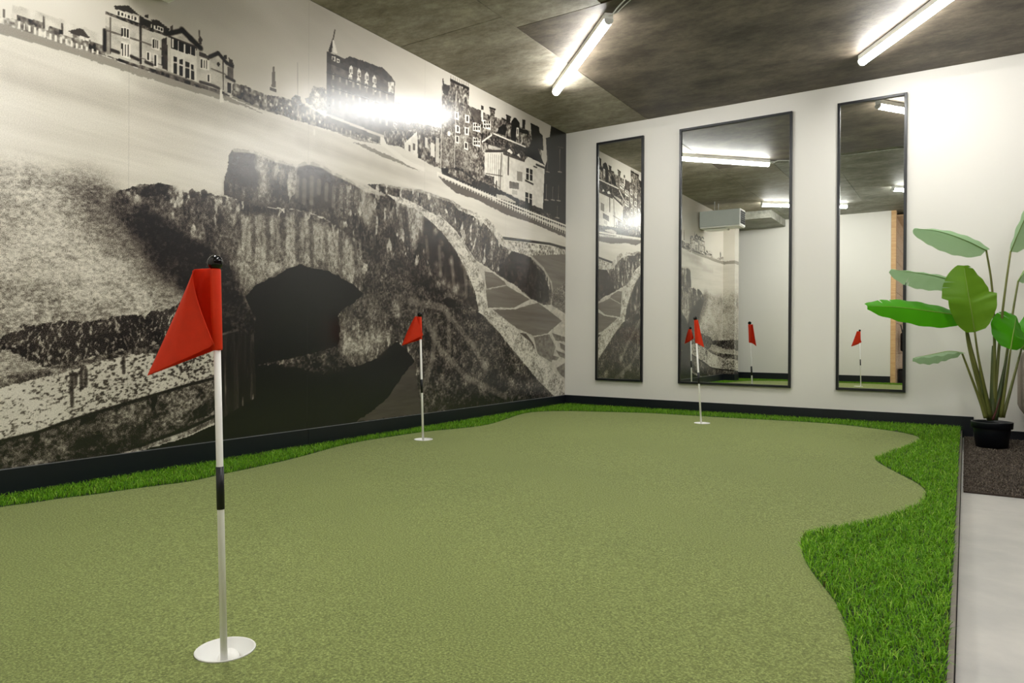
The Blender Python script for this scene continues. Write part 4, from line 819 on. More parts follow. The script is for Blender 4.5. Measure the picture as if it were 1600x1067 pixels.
('P',.68,4,.011,.9,[(-1.799,1.033),(-1.804,1.014),(-1.817,1.005),(-1.83,1.012),(-1.835,1.03),(-1.83,1.05),(-1.817,1.059),(-1.804,1.052)]),
('P',.68,4,.011,.9,[(-1.723,1.179),(-1.729,1.157),(-1.743,1.146),(-1.758,1.154),(-1.764,1.175),(-1.758,1.197),(-1.744,1.207),(-1.729,1.2)]),
('P',.68,4,.011,.9,[(-1.66,.986),(-1.666,.964),(-1.681,.954),(-1.696,.962),(-1.702,.984),(-1.696,1.006),(-1.681,1.016),(-1.666,1.008)]),
('P',.68,4,.011,.9,[(-1.739,1.014),(-1.744,.994),(-1.757,.986),(-1.77,.993),(-1.776,1.011),(-1.771,1.031),(-1.758,1.04),(-1.744,1.033)]),
('P',.68,4,.011,.9,[(-1.629,1.012),(-1.635,.99),(-1.65,.98),(-1.665,.988),(-1.672,1.009),(-1.666,1.031),(-1.651,1.041),(-1.635,1.033)]),
('P',.68,4,.011,.9,[(-1.821,1.225),(-1.825,1.211),(-1.833,1.205),(-1.842,1.21),(-1.845,1.222),(-1.842,1.235),(-1.833,1.241),(-1.825,1.237)]),
('P',.68,4,.011,.9,[(-1.553,.955),(-1.558,.937),(-1.571,.929),(-1.583,.935),(-1.589,.953),(-1.584,.97),(-1.571,.978),(-1.559,.972)]),
('P',.68,4,.011,.9,[(-1.522,1.053),(-1.527,1.035),(-1.54,1.027),(-1.552,1.033),(-1.557,1.05),(-1.552,1.068),(-1.54,1.077),(-1.527,1.07)]),
('P',.68,4,.011,.9,[(-1.696,1.097),(-1.701,1.079),(-1.712,1.071),(-1.724,1.077),(-1.729,1.094),(-1.725,1.112),(-1.713,1.12),(-1.701,1.114)]),
('P',.68,4,.011,.9,[(-1.902,1.388),(-1.907,1.367),(-1.921,1.357),(-1.935,1.363),(-1.941,1.383),(-1.935,1.405),(-1.921,1.415),(-1.907,1.409)]),
('P',.68,4,.011,.9,[(-1.832,1.306),(-1.837,1.289),(-1.848,1.28),(-1.86,1.286),(-1.864,1.302),(-1.86,1.319),(-1.849,1.328),(-1.837,1.322)]),
('L',.8,.02,.75,[(-3.542,1.586),(-3.438,1.603),(-3.383,1.602),(-3.28,1.587),(-3.15,1.59),(-3.059,1.622),(-2.96,1.625),(-2.871,1.6),(-2.79,1.59),(-2.679,1.568),(-2.602,1.547),(-2.441,1.551)]),
('P',.8,4,.008,.92,[(-2.441,1.564),(-2.245,1.552),(-2.135,1.54),(-2.013,1.507),(-1.835,1.48),(-1.715,1.427),(-1.614,1.355),(-1.534,1.283),(-1.426,1.217),(-1.358,1.149),(-1.323,1.062),(-1.287,.92),(-1.286,.839),(-1.389,.831),(-1.441,.985),(-1.54,1.124),(-1.683,1.267),(-1.812,1.364),(-1.978,1.445),(-2.128,1.498),(-2.32,1.522)]),
('P',.14,7,.008,1.0,[(-1.845,.892),(-1.772,.924),(-1.68,.9),(-1.68,.844),(-1.771,.849)]),
('P',.62,4,.03,.45,[(-2.631,.894),(-2.524,.859),(-2.436,.739),(-2.307,.616),(-2.504,.493),(-2.661,.457),(-2.794,.53),(-2.82,.672),(-2.79,.792)]),
('P',.7,4,.012,.7,[(-2.768,.576),(-2.579,.623),(-2.494,.656),(-2.363,.674),(-2.435,.595),(-2.661,.528)]),
('P',.1,4,.02,.7,[(-1.765,.162),(-1.612,.247),(-1.451,.276),(-1.349,.172),(-1.192,.212),(-.911,.132),(-1.279,.087),(-1.765,.093)]),
('L',.58,.035,.45,[(-2.189,.875),(-1.845,.846),(-1.454,.57),(-1.282,.368)]),
('L',.58,.035,.45,[(-1.771,.826),(-1.753,.548)]),
('L',.58,.035,.45,[(-2.021,.75),(-1.842,.526),(-1.533,.329),(-1.007,.149)]),
('L',.58,.035,.45,[(-1.916,.708),(-1.942,.482),(-2.051,.263)]),
('P',.74,4,.014,.85,[(-2.28,.837),(-2.287,.817),(-2.303,.808),(-2.318,.816),(-2.325,.835),(-2.319,.855),(-2.303,.864),(-2.287,.856)]),
('P',.74,4,.014,.85,[(-1.81,.341),(-1.819,.316),(-1.84,.307),(-1.862,.318),(-1.871,.343),(-1.862,.368),(-1.841,.377),(-1.819,.366)]),
('P',.74,4,.014,.85,[(-1.739,.291),(-1.747,.27),(-1.766,.262),(-1.785,.272),(-1.793,.294),(-1.786,.315),(-1.767,.323),(-1.747,.313)]),
('P',.74,4,.014,.85,[(-1.251,.417),(-1.26,.394),(-1.282,.385),(-1.304,.396),(-1.314,.419),(-1.305,.442),(-1.283,.451),(-1.26,.441)]),
('P',.74,4,.014,.85,[(-.877,.269),(-.887,.244),(-.912,.235),(-.936,.247),(-.947,.272),(-.937,.296),(-.912,.305),(-.887,.294)]),
('P',.74,4,.014,.85,[(-2.283,.765),(-2.289,.748),(-2.302,.741),(-2.315,.747),(-2.321,.764),(-2.315,.78),(-2.302,.787),(-2.289,.781)]),
('P',.74,4,.014,.85,[(-2.663,1.034),(-2.67,1.012),(-2.686,1.002),(-2.702,1.009),(-2.709,1.03),(-2.702,1.052),(-2.686,1.062),(-2.67,1.055)]),
('P',.74,4,.014,.85,[(-2.958,1.24),(-2.962,1.225),(-2.972,1.218),(-2.982,1.223),(-2.986,1.236),(-2.982,1.251),(-2.972,1.259),(-2.962,1.254)]),
('P',.74,4,.014,.85,[(-2.957,1.143),(-2.961,1.128),(-2.971,1.121),(-2.982,1.126),(-2.986,1.14),(-2.982,1.155),(-2.972,1.162),(-2.961,1.157)]),
('P',.74,4,.014,.85,[(-3.274,1.192),(-3.277,1.178),(-3.286,1.171),(-3.295,1.175),(-3.299,1.188),(-3.295,1.202),(-3.286,1.209),(-3.277,1.205)]),
('P',.16,4,.015,.6,[(-2.798,1.269),(-2.583,1.201),(-2.191,1.143),(-1.846,.984),(-1.845,.929),(-2.19,1.048),(-2.438,1.09),(-2.665,1.16)]),
('L',.2,.016,.34,[(-3.518,1.259),(-3.51,1.21),(-3.513,1.16)]),
('L',.72,.016,.34,[(-3.489,1.25),(-3.481,1.18),(-3.484,1.108)]),
('L',.72,.016,.34,[(-3.459,1.241),(-3.451,1.148),(-3.454,1.054)]),
('L',.2,.016,.34,[(-3.43,1.269),(-3.421,1.154),(-3.425,1.037)]),
('L',.72,.016,.34,[(-3.399,1.26),(-3.391,1.19),(-3.395,1.118)]),
('L',.72,.016,.34,[(-3.369,1.251),(-3.36,1.158),(-3.364,1.064)]),
('L',.2,.016,.34,[(-3.338,1.279),(-3.329,1.164),(-3.333,1.046)]),
('L',.72,.016,.34,[(-3.307,1.27),(-3.298,1.201),(-3.302,1.129)]),
('L',.72,.016,.34,[(-3.275,1.261),(-3.266,1.168),(-3.27,1.074)]),
('L',.2,.016,.34,[(-3.243,1.29),(-3.233,1.174),(-3.237,1.056)]),
('L',.72,.016,.34,[(-3.21,1.281),(-3.201,1.212),(-3.205,1.14)]),
('L',.72,.016,.34,[(-3.177,1.311),(-3.167,1.218),(-3.171,1.123)]),
('L',.2,.016,.34,[(-3.143,1.302),(-3.133,1.185),(-3.137,1.066)]),
('L',.72,.016,.34,[(-3.109,1.281),(-3.099,1.212),(-3.103,1.141)]),
('L',.72,.016,.34,[(-3.074,1.3),(-3.064,1.206),(-3.068,1.111)]),
('L',.2,.016,.34,[(-3.039,1.279),(-3.029,1.161),(-3.033,1.041)]),
('L',.72,.016,.34,[(-3.003,1.257),(-2.993,1.188),(-2.997,1.117)]),
('L',.72,.016,.34,[(-2.967,1.276),(-2.956,1.183),(-2.961,1.087)]),
('L',.2,.016,.34,[(-2.93,1.254),(-2.919,1.136),(-2.923,1.015)]),
('L',.72,.016,.34,[(-2.892,1.232),(-2.882,1.164),(-2.886,1.093)]),
('L',.72,.016,.34,[(-2.854,1.252),(-2.843,1.158),(-2.848,1.062)]),
('L',.2,.016,.34,[(-2.815,1.229),(-2.804,1.109),(-2.809,.988)]),
('L',.72,.016,.34,[(-2.776,1.249),(-2.765,1.18),(-2.77,1.11)]),
('L',.72,.016,.34,[(-2.736,1.226),(-2.725,1.131),(-2.73,1.035)]),
('L',.2,.016,.34,[(-2.696,1.202),(-2.684,1.082),(-2.689,.959)]),
('L',.72,.016,.34,[(-2.655,1.222),(-2.643,1.154),(-2.648,1.084)]),
('L',.74,.02,.4,[(-3.288,1.544),(-3.292,1.494)]),
('L',.74,.02,.4,[(-3.239,1.536),(-3.243,1.469)]),
('L',.74,.02,.4,[(-3.189,1.529),(-3.193,1.443)]),
('L',.74,.02,.4,[(-3.138,1.521),(-3.142,1.417)]),
('L',.74,.02,.4,[(-3.086,1.513),(-3.09,1.389)]),
('L',.74,.02,.4,[(-3.033,1.538),(-3.037,1.395)]),
('L',.74,.02,.4,[(-2.979,1.53),(-2.983,1.463)]),
('L',.74,.02,.4,[(-2.923,1.522),(-2.927,1.435)]),
('L',.74,.02,.4,[(-2.866,1.514),(-2.87,1.407)]),
('L',.74,.02,.4,[(-2.808,1.54),(-2.812,1.413)]),
('L',.74,.02,.4,[(-2.748,1.532),(-2.752,1.384)]),
('L',.74,.02,.4,[(-2.687,1.524),(-2.691,1.456)]),
('L',.74,.02,.4,[(-2.624,1.515),(-2.629,1.427)]),
('L',.74,.02,.4,[(-2.559,1.506),(-2.564,1.397)]),
('L',.15,.022,.35,[(-2.344,1.455),(-2.325,1.349)]),
('L',.7,.022,.35,[(-2.282,1.431),(-2.262,1.298)]),
('L',.15,.022,.35,[(-2.218,1.406),(-2.198,1.246)]),
('L',.7,.022,.35,[(-2.153,1.381),(-2.133,1.244)]),
('L',.15,.022,.35,[(-2.087,1.355),(-2.065,1.19)]),
('L',.7,.022,.35,[(-2.019,1.328),(-1.997,1.188)]),
('L',.15,.022,.35,[(-1.949,1.301),(-1.926,1.132)]),
('L',.7,.022,.35,[(-1.877,1.273),(-1.854,1.075)]),
('L',.15,.022,.35,[(-1.804,1.245),(-1.78,1.071)]),
('L',.7,.022,.35,[(-1.729,1.215),(-1.704,1.012)]),
('L',.15,.022,.35,[(-1.652,1.185),(-1.627,1.007)]),
('L',.7,.022,.35,[(-1.573,1.155),(-1.547,.945)]),
('P',.1,9,.008,1.0,[(-3.474,.837),(-3.399,.904),(-3.289,.955),(-3.213,.998),(-3.102,1.037),(-2.985,1.018),(-2.898,1.014),(-2.791,.977),(-2.696,.945),(-2.625,.898),(-2.682,.847),(-2.8,.795),(-2.831,.748),(-2.81,.676),(-2.83,.572),(-3.044,.529),(-3.244,.497),(-3.397,.477),(-3.421,.579),(-3.406,.728),(-3.45,.79)]),
('P',.05,9,.02,.7,[(-3.398,.596),(-2.83,.672),(-2.83,.572),(-3.044,.529),(-3.244,.497),(-3.397,.477)]),
('P',.24,4,.012,.8,[(-3.257,.487),(-3.044,.529),(-2.83,.576),(-2.704,.438),(-2.967,.409),(-3.24,.466)]),
('P',.36,3,.005,1.0,[(-2.591,1.585),(-2.459,1.614),(-2.271,1.624),(-2.069,1.644),(-1.895,1.635),(-1.717,1.628),(-1.585,1.593),(-1.413,1.581),(-1.24,1.547),(-1.122,1.477),(-1.029,1.416),(-.894,1.39),(-.702,1.385),(-.618,1.328),(-.41,1.247),(-.271,1.137),(-.223,1.03),(-.269,.941),(-.406,.929),(-.635,.974),(-.891,1.072),(-1.082,1.121),(-1.324,1.197),(-1.435,1.226),(-1.582,1.34),(-1.677,1.414),(-1.821,1.482),(-2.013,1.512),(-2.135,1.545),(-2.245,1.556),(-2.357,1.554),(-2.494,1.558)]),
('P',.2,7,.008,.8,[(-.923,1.35),(-.702,1.358),(-.575,1.277),(-.398,1.191),(-.305,1.083),(-.304,.968),(-.406,.94),(-.635,.985),(-.92,1.086),(-1.11,1.144),(-1.018,1.272)]),
('P',.82,4,.006,.9,[(-1.74,1.629),(-1.585,1.598),(-1.413,1.586),(-1.24,1.552),(-1.113,1.483),(-1.019,1.418),(-.884,1.397),(-.682,1.393),(-.607,1.329),(-.681,1.332),(-.923,1.35),(-1.075,1.375),(-1.186,1.453),(-1.31,1.517),(-1.479,1.557),(-1.655,1.573)]),
('L',.7,.018,.8,[(-.607,1.329),(-.41,1.247),(-.271,1.137),(-.235,1.029),(-.269,.946)]),
('L',.75,.016,.6,[(-2.459,1.61),(-2.271,1.622),(-2.069,1.639),(-1.895,1.63),(-1.717,1.624)]),
('P',.74,7,.003,1.0,[(-1.426,1.207),(-1.324,1.192),(-1.082,1.116),(-.891,1.067),(-.635,.968),(-.406,.923),(-.257,.935),(.035,.852),(.043,.201),(-.058,.253),(-.298,.38),(-.512,.498),(-.631,.61),(-.847,.695),(-1.042,.796),(-1.216,.852),(-1.286,.859),(-1.296,.994),(-1.323,1.067)]),
('P',.5,2,.003,.7,[(-.259,1.057),(.031,1.165),(.035,.864),(-.245,.924)]),
('P',.47,1,.004,1.0,[(-1.315,1.148),(-1.201,1.147),(-1.035,1.088),(-1.006,1.064),(-1.288,1.015)]),
('P',.47,1,.004,1.0,[(-1.297,1.004),(-.997,1.057),(-.635,.965),(-.889,.883),(-1.265,.868)]),
('P',.47,1,.004,1.0,[(-1.198,.853),(-.869,.871),(-.495,.944),(-.064,.795),(-.335,.673),(-.563,.649),(-.843,.714),(-1.06,.796)]),
('L',.55,.012,.3,[(-1.288,1.01),(-.997,1.059)]),
('P',.5,7,.003,1.0,[(-.797,.674),(-.695,.67),(-.589,.599),(-.545,.532),(-.673,.593)]),
('P',.5,7,.003,1.0,[(-.568,.638),(-.301,.668),(-.182,.552),(-.251,.413),(-.501,.492)]),
('P',.5,7,.003,1.0,[(-.254,.68),(-.0,.641),(.0,.599),(-.183,.611)]),
('P',.5,7,.003,1.0,[(-.11,.593),(.013,.563),(.014,.509),(-.085,.534)]),
('P',.5,7,.003,1.0,[(-.182,.523),(.014,.485),(.015,.436),(-.097,.463)]),
('P',.5,7,.003,1.0,[(-.275,.483),(-.109,.457),(-.157,.428),(-.252,.436)]),
('P',.5,7,.003,1.0,[(-.168,.358),(.015,.406),(.017,.25),(-.095,.297)]),
('P',.3,7,.004,.6,[(-.797,.674),(-.695,.67),(-.567,.577),(-.545,.515),(-.673,.582)]),
('P',.78,4,.005,.95,[(-1.398,.83),(-1.355,.852),(-1.207,.853),(-1.042,.791),(-.847,.69),(-.631,.604),(-.512,.492),(-.286,.373),(-.033,.24),(.019,.082),(-.177,.089),(-.488,.256),(-.795,.464),(-1.04,.625),(-1.224,.771)]),
]

def mural_mat():
    m = bpy.data.materials.new('printed_mural_laminate'); m.use_nodes = True
    nt = m.node_tree; b = nt.nodes['Principled BSDF']
    at = nt.nodes.new('ShaderNodeAttribute'); at.attribute_name = 'print'
    sep = nt.nodes.new('ShaderNodeSeparateColor'); nt.links.new(at.outputs['Color'], sep.inputs[0])
    tc = nt.nodes.new('ShaderNodeTexCoord')
    n = nt.nodes.new('ShaderNodeTexNoise'); n.inputs['Scale'].default_value = 230; n.inputs['Detail'].default_value = 3; n.inputs['Roughness'].default_value = .85
    nt.links.new(tc.outputs['Object'], n.inputs[0])
    s1 = nt.nodes.new('ShaderNodeMath'); s1.operation = 'SUBTRACT'; s1.inputs[1].default_value = .5; nt.links.new(n.outputs[0], s1.inputs[0])
    s2 = nt.nodes.new('ShaderNodeMath'); s2.operation = 'MULTIPLY'; nt.links.new(s1.outputs[0], s2.inputs[0]); nt.links.new(sep.outputs[1], s2.inputs[1])
    s3 = nt.nodes.new('ShaderNodeMath'); s3.operation = 'MULTIPLY_ADD'; s3.inputs[1].default_value = 4.2
    nt.links.new(s2.outputs[0], s3.inputs[0]); nt.links.new(sep.outputs[0], s3.inputs[2])
    r = nt.nodes.new('ShaderNodeValToRGB'); e = r.color_ramp.elements
    e[0].position = 0; e[0].color = rgb(4, 8, 14); e[1].position = 1; e[1].color = rgb(236, 230, 218)
    for ps, c in ((.10, (20, 19, 21)), (.25, (56, 49, 46)), (.45, (104, 96, 88)), (.62, (151, 144, 132)), (.80, (203, 196, 183))):
        q = e.new(ps); q.color = rgb(*c)
    nt.links.new(s3.outputs[0], r.inputs[0]); nt.links.new(r.outputs[0], b.inputs['Base Color'])
    b.inputs['Roughness'].default_value = .265; b.inputs['Specular IOR Level'].default_value = .8
    return m
M_mural = mural_mat()
def mural_grid(name, ys, zs, pos, parent, tone, grain):
    ny, nz = len(ys), len(zs)
    co = np.empty((nz, ny, 3), np.float32); pos(co, ys, zs)
    me = bpy.data.meshes.new(name)
    me.vertices.add(ny*nz); me.vertices.foreach_set('co', co.ravel())
    i = np.arange((nz-1)*(ny-1)); r, c = i//(ny-1), i % (ny-1)
    q = np.stack([r*ny+c, r*ny+c+1, (r+1)*ny+c+1, (r+1)*ny+c], 1).astype(np.int32)
    me.loops.add(q.size); me.loops.foreach_set('vertex_index', q.ravel())
    me.polygons.add(len(q)); me.polygons.foreach_set('loop_start', np.arange(0, q.size, 4, dtype=np.int32))
    me.update(calc_edges=True)
    a = me.color_attributes.new('print', 'FLOAT_COLOR', 'POINT')
    col = np.ones((ny*nz, 4), np.float32); col[:, 0] = tone.ravel(); col[:, 1] = grain.ravel(); col[:, 2] = 0
    a.data.foreach_set('color', col.ravel())
    me.materials.append(M_mural)
    o = bpy.data.objects.new(name, me); COL.objects.link(o); o.parent = parent
    return o
mural = tag(empty('wall_mural', (0, -2.5, .1025)), 'sepia black and white photo mural of an arched stone bridge and old town', 'mural')
ZS = np.linspace(.1025, H-.0005, 580)
SEAMS = [-5.1, -4.08, -3.06, -2.04, -1.02, -.0005]
STEP = [.0040, .0042, .0048, .0055, .0060]
inv = Matrix.Translation((0, 2.5, -.1025))
ALLY = [np.linspace(a+.0003, b-.0003, int((b-a)/s)) for a, b, s in zip(SEAMS[:-1], SEAMS[1:], STEP)]
T_, G_ = paint(np.concatenate(ALLY), ZS, OPS, SKY)
off = 0
for ys in ALLY:
    def pos(co, ys, zs):
        co[..., 0] = 0; co[..., 1] = ys[None]+2.5; co[..., 2] = zs[:, None]-.1025
    # the panel faces the room (+X): columns run towards the back wall
    o = mural_grid('mural_panel', ys, ZS, pos, mural, T_[:, off:off+len(ys)], G_[:, off:off+len(ys)])
    off += len(ys)
zs2 = ZS[::2]
ys = np.linspace(-5.1-.177, -5.1, 36); t2, g2 = paint(ys, zs2, OPS, SKY)
def pos(co, ys, zs):
    co[..., 0] = -5.1-ys[None]; co[..., 1] = -5.096+2.5; co[..., 2] = zs[:, None]-.1025
mural_grid('mural_panel', ys, zs2, pos, mural, t2, g2)
ys = np.linspace(-5.1-.177-.22, -5.1-.177, 40); t2, g2 = paint(ys, zs2, OPS, SKY)
def pos(co, ys, zs):
    co[..., 0] = .177; co[..., 1] = (ys[None]+.177)+2.5; co[..., 2] = zs[:, None]-.1025
mural_grid('mural_panel', ys, zs2, pos, mural, t2, g2)

# ------------------------------------------------------------------ mirrors
def mirror(x0, x1, label):
    z0, z1, w_, d = .2525, 2.4075, .019, .026
    t = tag(empty('wall_mirror', ((x0+x1)/2, 0, z0)), label, 'mirror', 'framed mirrors on the white wall')
    cx = (x0+x1)/2; hw = (x1-x0)/2; hh = z1-z0
    for nm, a in (('frame_side', (-hw, -hw+w_, 0, hh)), ('frame_side', (hw-w_, hw, 0, hh)), ('frame_rail', (-hw+w_, hw-w_, 0, w_)), ('frame_rail', (-hw+w_, hw-w_, hh-w_, hh))):
        build(nm, boxm(a[0], a[1], -d, -.0005, a[2], a[3], .0015), M_frame, t)
    build('mirror_glass', boxm(-hw+w_, hw-w_, -.012, -.002, w_, hh-w_), M_mirror, t)
mirror(.324, .778, 'narrow tall black-framed mirror nearest the mural corner')
mirror(1.102, 2.008, 'widest black-framed mirror in the middle of the three')
mirror(2.330, 2.789, 'narrow tall black-framed mirror beside the potted plant')

# ------------------------------------------------------------------ LED battens
def batten(x0, y0, x1, y1, label, cable=False):
    dx, dy = x1-x0, y1-y0; L_ = math.hypot(dx, dy); a = math.atan2(dy, dx)
    t = tag(empty('tube_light', ((x0+x1)/2, (y0+y1)/2, H), a), label, 'light', 'LED battens on the concrete ceiling')
    h = L_/2
    build('housing', boxm(-h+.004, h-.004, -.0268, .0268, -.0365, -.0005, .003), M_white, t)
    n = 16; prof = [(-.0265, -.037)]
    for k in range(n+1):
        an = math.pi*(.02+.96*k/n); prof.append((-.027*math.cos(an), -.040-.030*math.sin(an)))
    prof.append((.0265, -.037))
    def cap_mesh(xa, xb, sc_):
        bm = nb(); rg = [[bm.verts.new((x, py*sc_, -.0485+(pz+.0485)*sc_)) for py, pz in prof] for x in (xa, xb)]
        m_ = len(prof)
        for k in range(m_): bm.faces.new((rg[0][k], rg[0][(k+1) % m_], rg[1][(k+1) % m_], rg[1][k]))
        bm.faces.new(rg[0]); bm.faces.new(rg[1][::-1])
        bmesh.ops.recalc_face_normals(bm, faces=bm.faces)
        return bm
    build('diffuser', cap_mesh(-h+.012, h-.012, 1), M_led, t)
    for s in (-1, 1): build('end_cap', cap_mesh(s*(h-.0115), s*h, 1.03), M_cap, t)
    if cable:
        build('cable', tube(nb(), smooth_path([(h-.002, .0, -.02), (h+.04, .005, -.03), (h+.08, .02, -.012), (h+.14, .03, -.006), (h+.34, .05, -.006)]), .004, 8), M_white, t, True)
        build('cable', tube(nb(), smooth_path([(h-.002, .01, -.014), (h+.05, .03, -.022), (h+.10, .05, -.008), (h+.34, .09, -.006)]), .003, 8), M_white, t, True)
    return t
batten(.514, -1.116, 1.378, -2.010, 'lit white LED batten on the ceiling nearest the mural', True)
batten(2.548, -.528, 3.255, -1.535, 'lit white LED batten on the ceiling above the right-hand mirror')
batten(.763, -4.26, 1.745, -5.02, 'lit LED batten behind the viewer, reflected low in the middle mirror')
batten(2.381, -4.07, 3.25, -4.93, 'lit LED batten behind the viewer, reflected in the right-hand mirror')
batten(3.70, -6.6, 4.5, -7.52, 'added LED batten lightening the timber corridor from the far end, out of frame')  # unseen batten, added to lighten the timber planks
batten(3.90, -2.9, 4.58, -3.92, 'lit LED batten over the grey tiled floor, beyond the right edge')

# ------------------------------------------------------------------ putting green
GREEN = [(.181,-4.643),(.215,-4.554),(.222,-4.45),(.264,-4.356),(.28,-4.242),(.31,-4.127),(.351,-3.992),(.318,-3.809),(.303,-3.631),(.262,-3.36),(.15,-2.981),(.114,-2.739),(.135,-2.464),(.158,-2.197),(.241,-1.987),(.313,-1.733),(.221,-1.331),(.108,-.922),(.141,-.722),(.301,-.556),(.515,-.477),(.72,-.403),(.994,-.312),(1.291,-.315),(1.625,-.309),(2.079,-.259),(2.373,-.274),(2.562,-.365),(2.766,-.489),(2.865,-.607),(2.921,-.742),(2.911,-1.01),(2.858,-1.221),(2.809,-1.495),(2.767,-1.695),(2.758,-1.73),(2.788,-1.855),(2.851,-2.016),(2.921,-2.181),(2.977,-2.31),(3.016,-2.451),(3.025,-2.583),(3.015,-2.741),(2.981,-2.87),(2.94,-2.997),(2.886,-3.121),(2.827,-3.224),(2.752,-3.366),(2.725,-3.41),(2.733,-3.505),(2.762,-3.644),(2.802,-3.764),(2.852,-3.878),(2.896,-3.977),(2.925,-4.072),(2.947,-4.158),(2.963,-4.239),(2.982,-4.347),(2.989,-4.391),(2.93,-4.75),(2.72,-5.1),(2.76,-5.45),(2.4,-5.72),(1.5,-5.78),(.6,-5.72),(.3,-5.4),(.22,-5.0)]
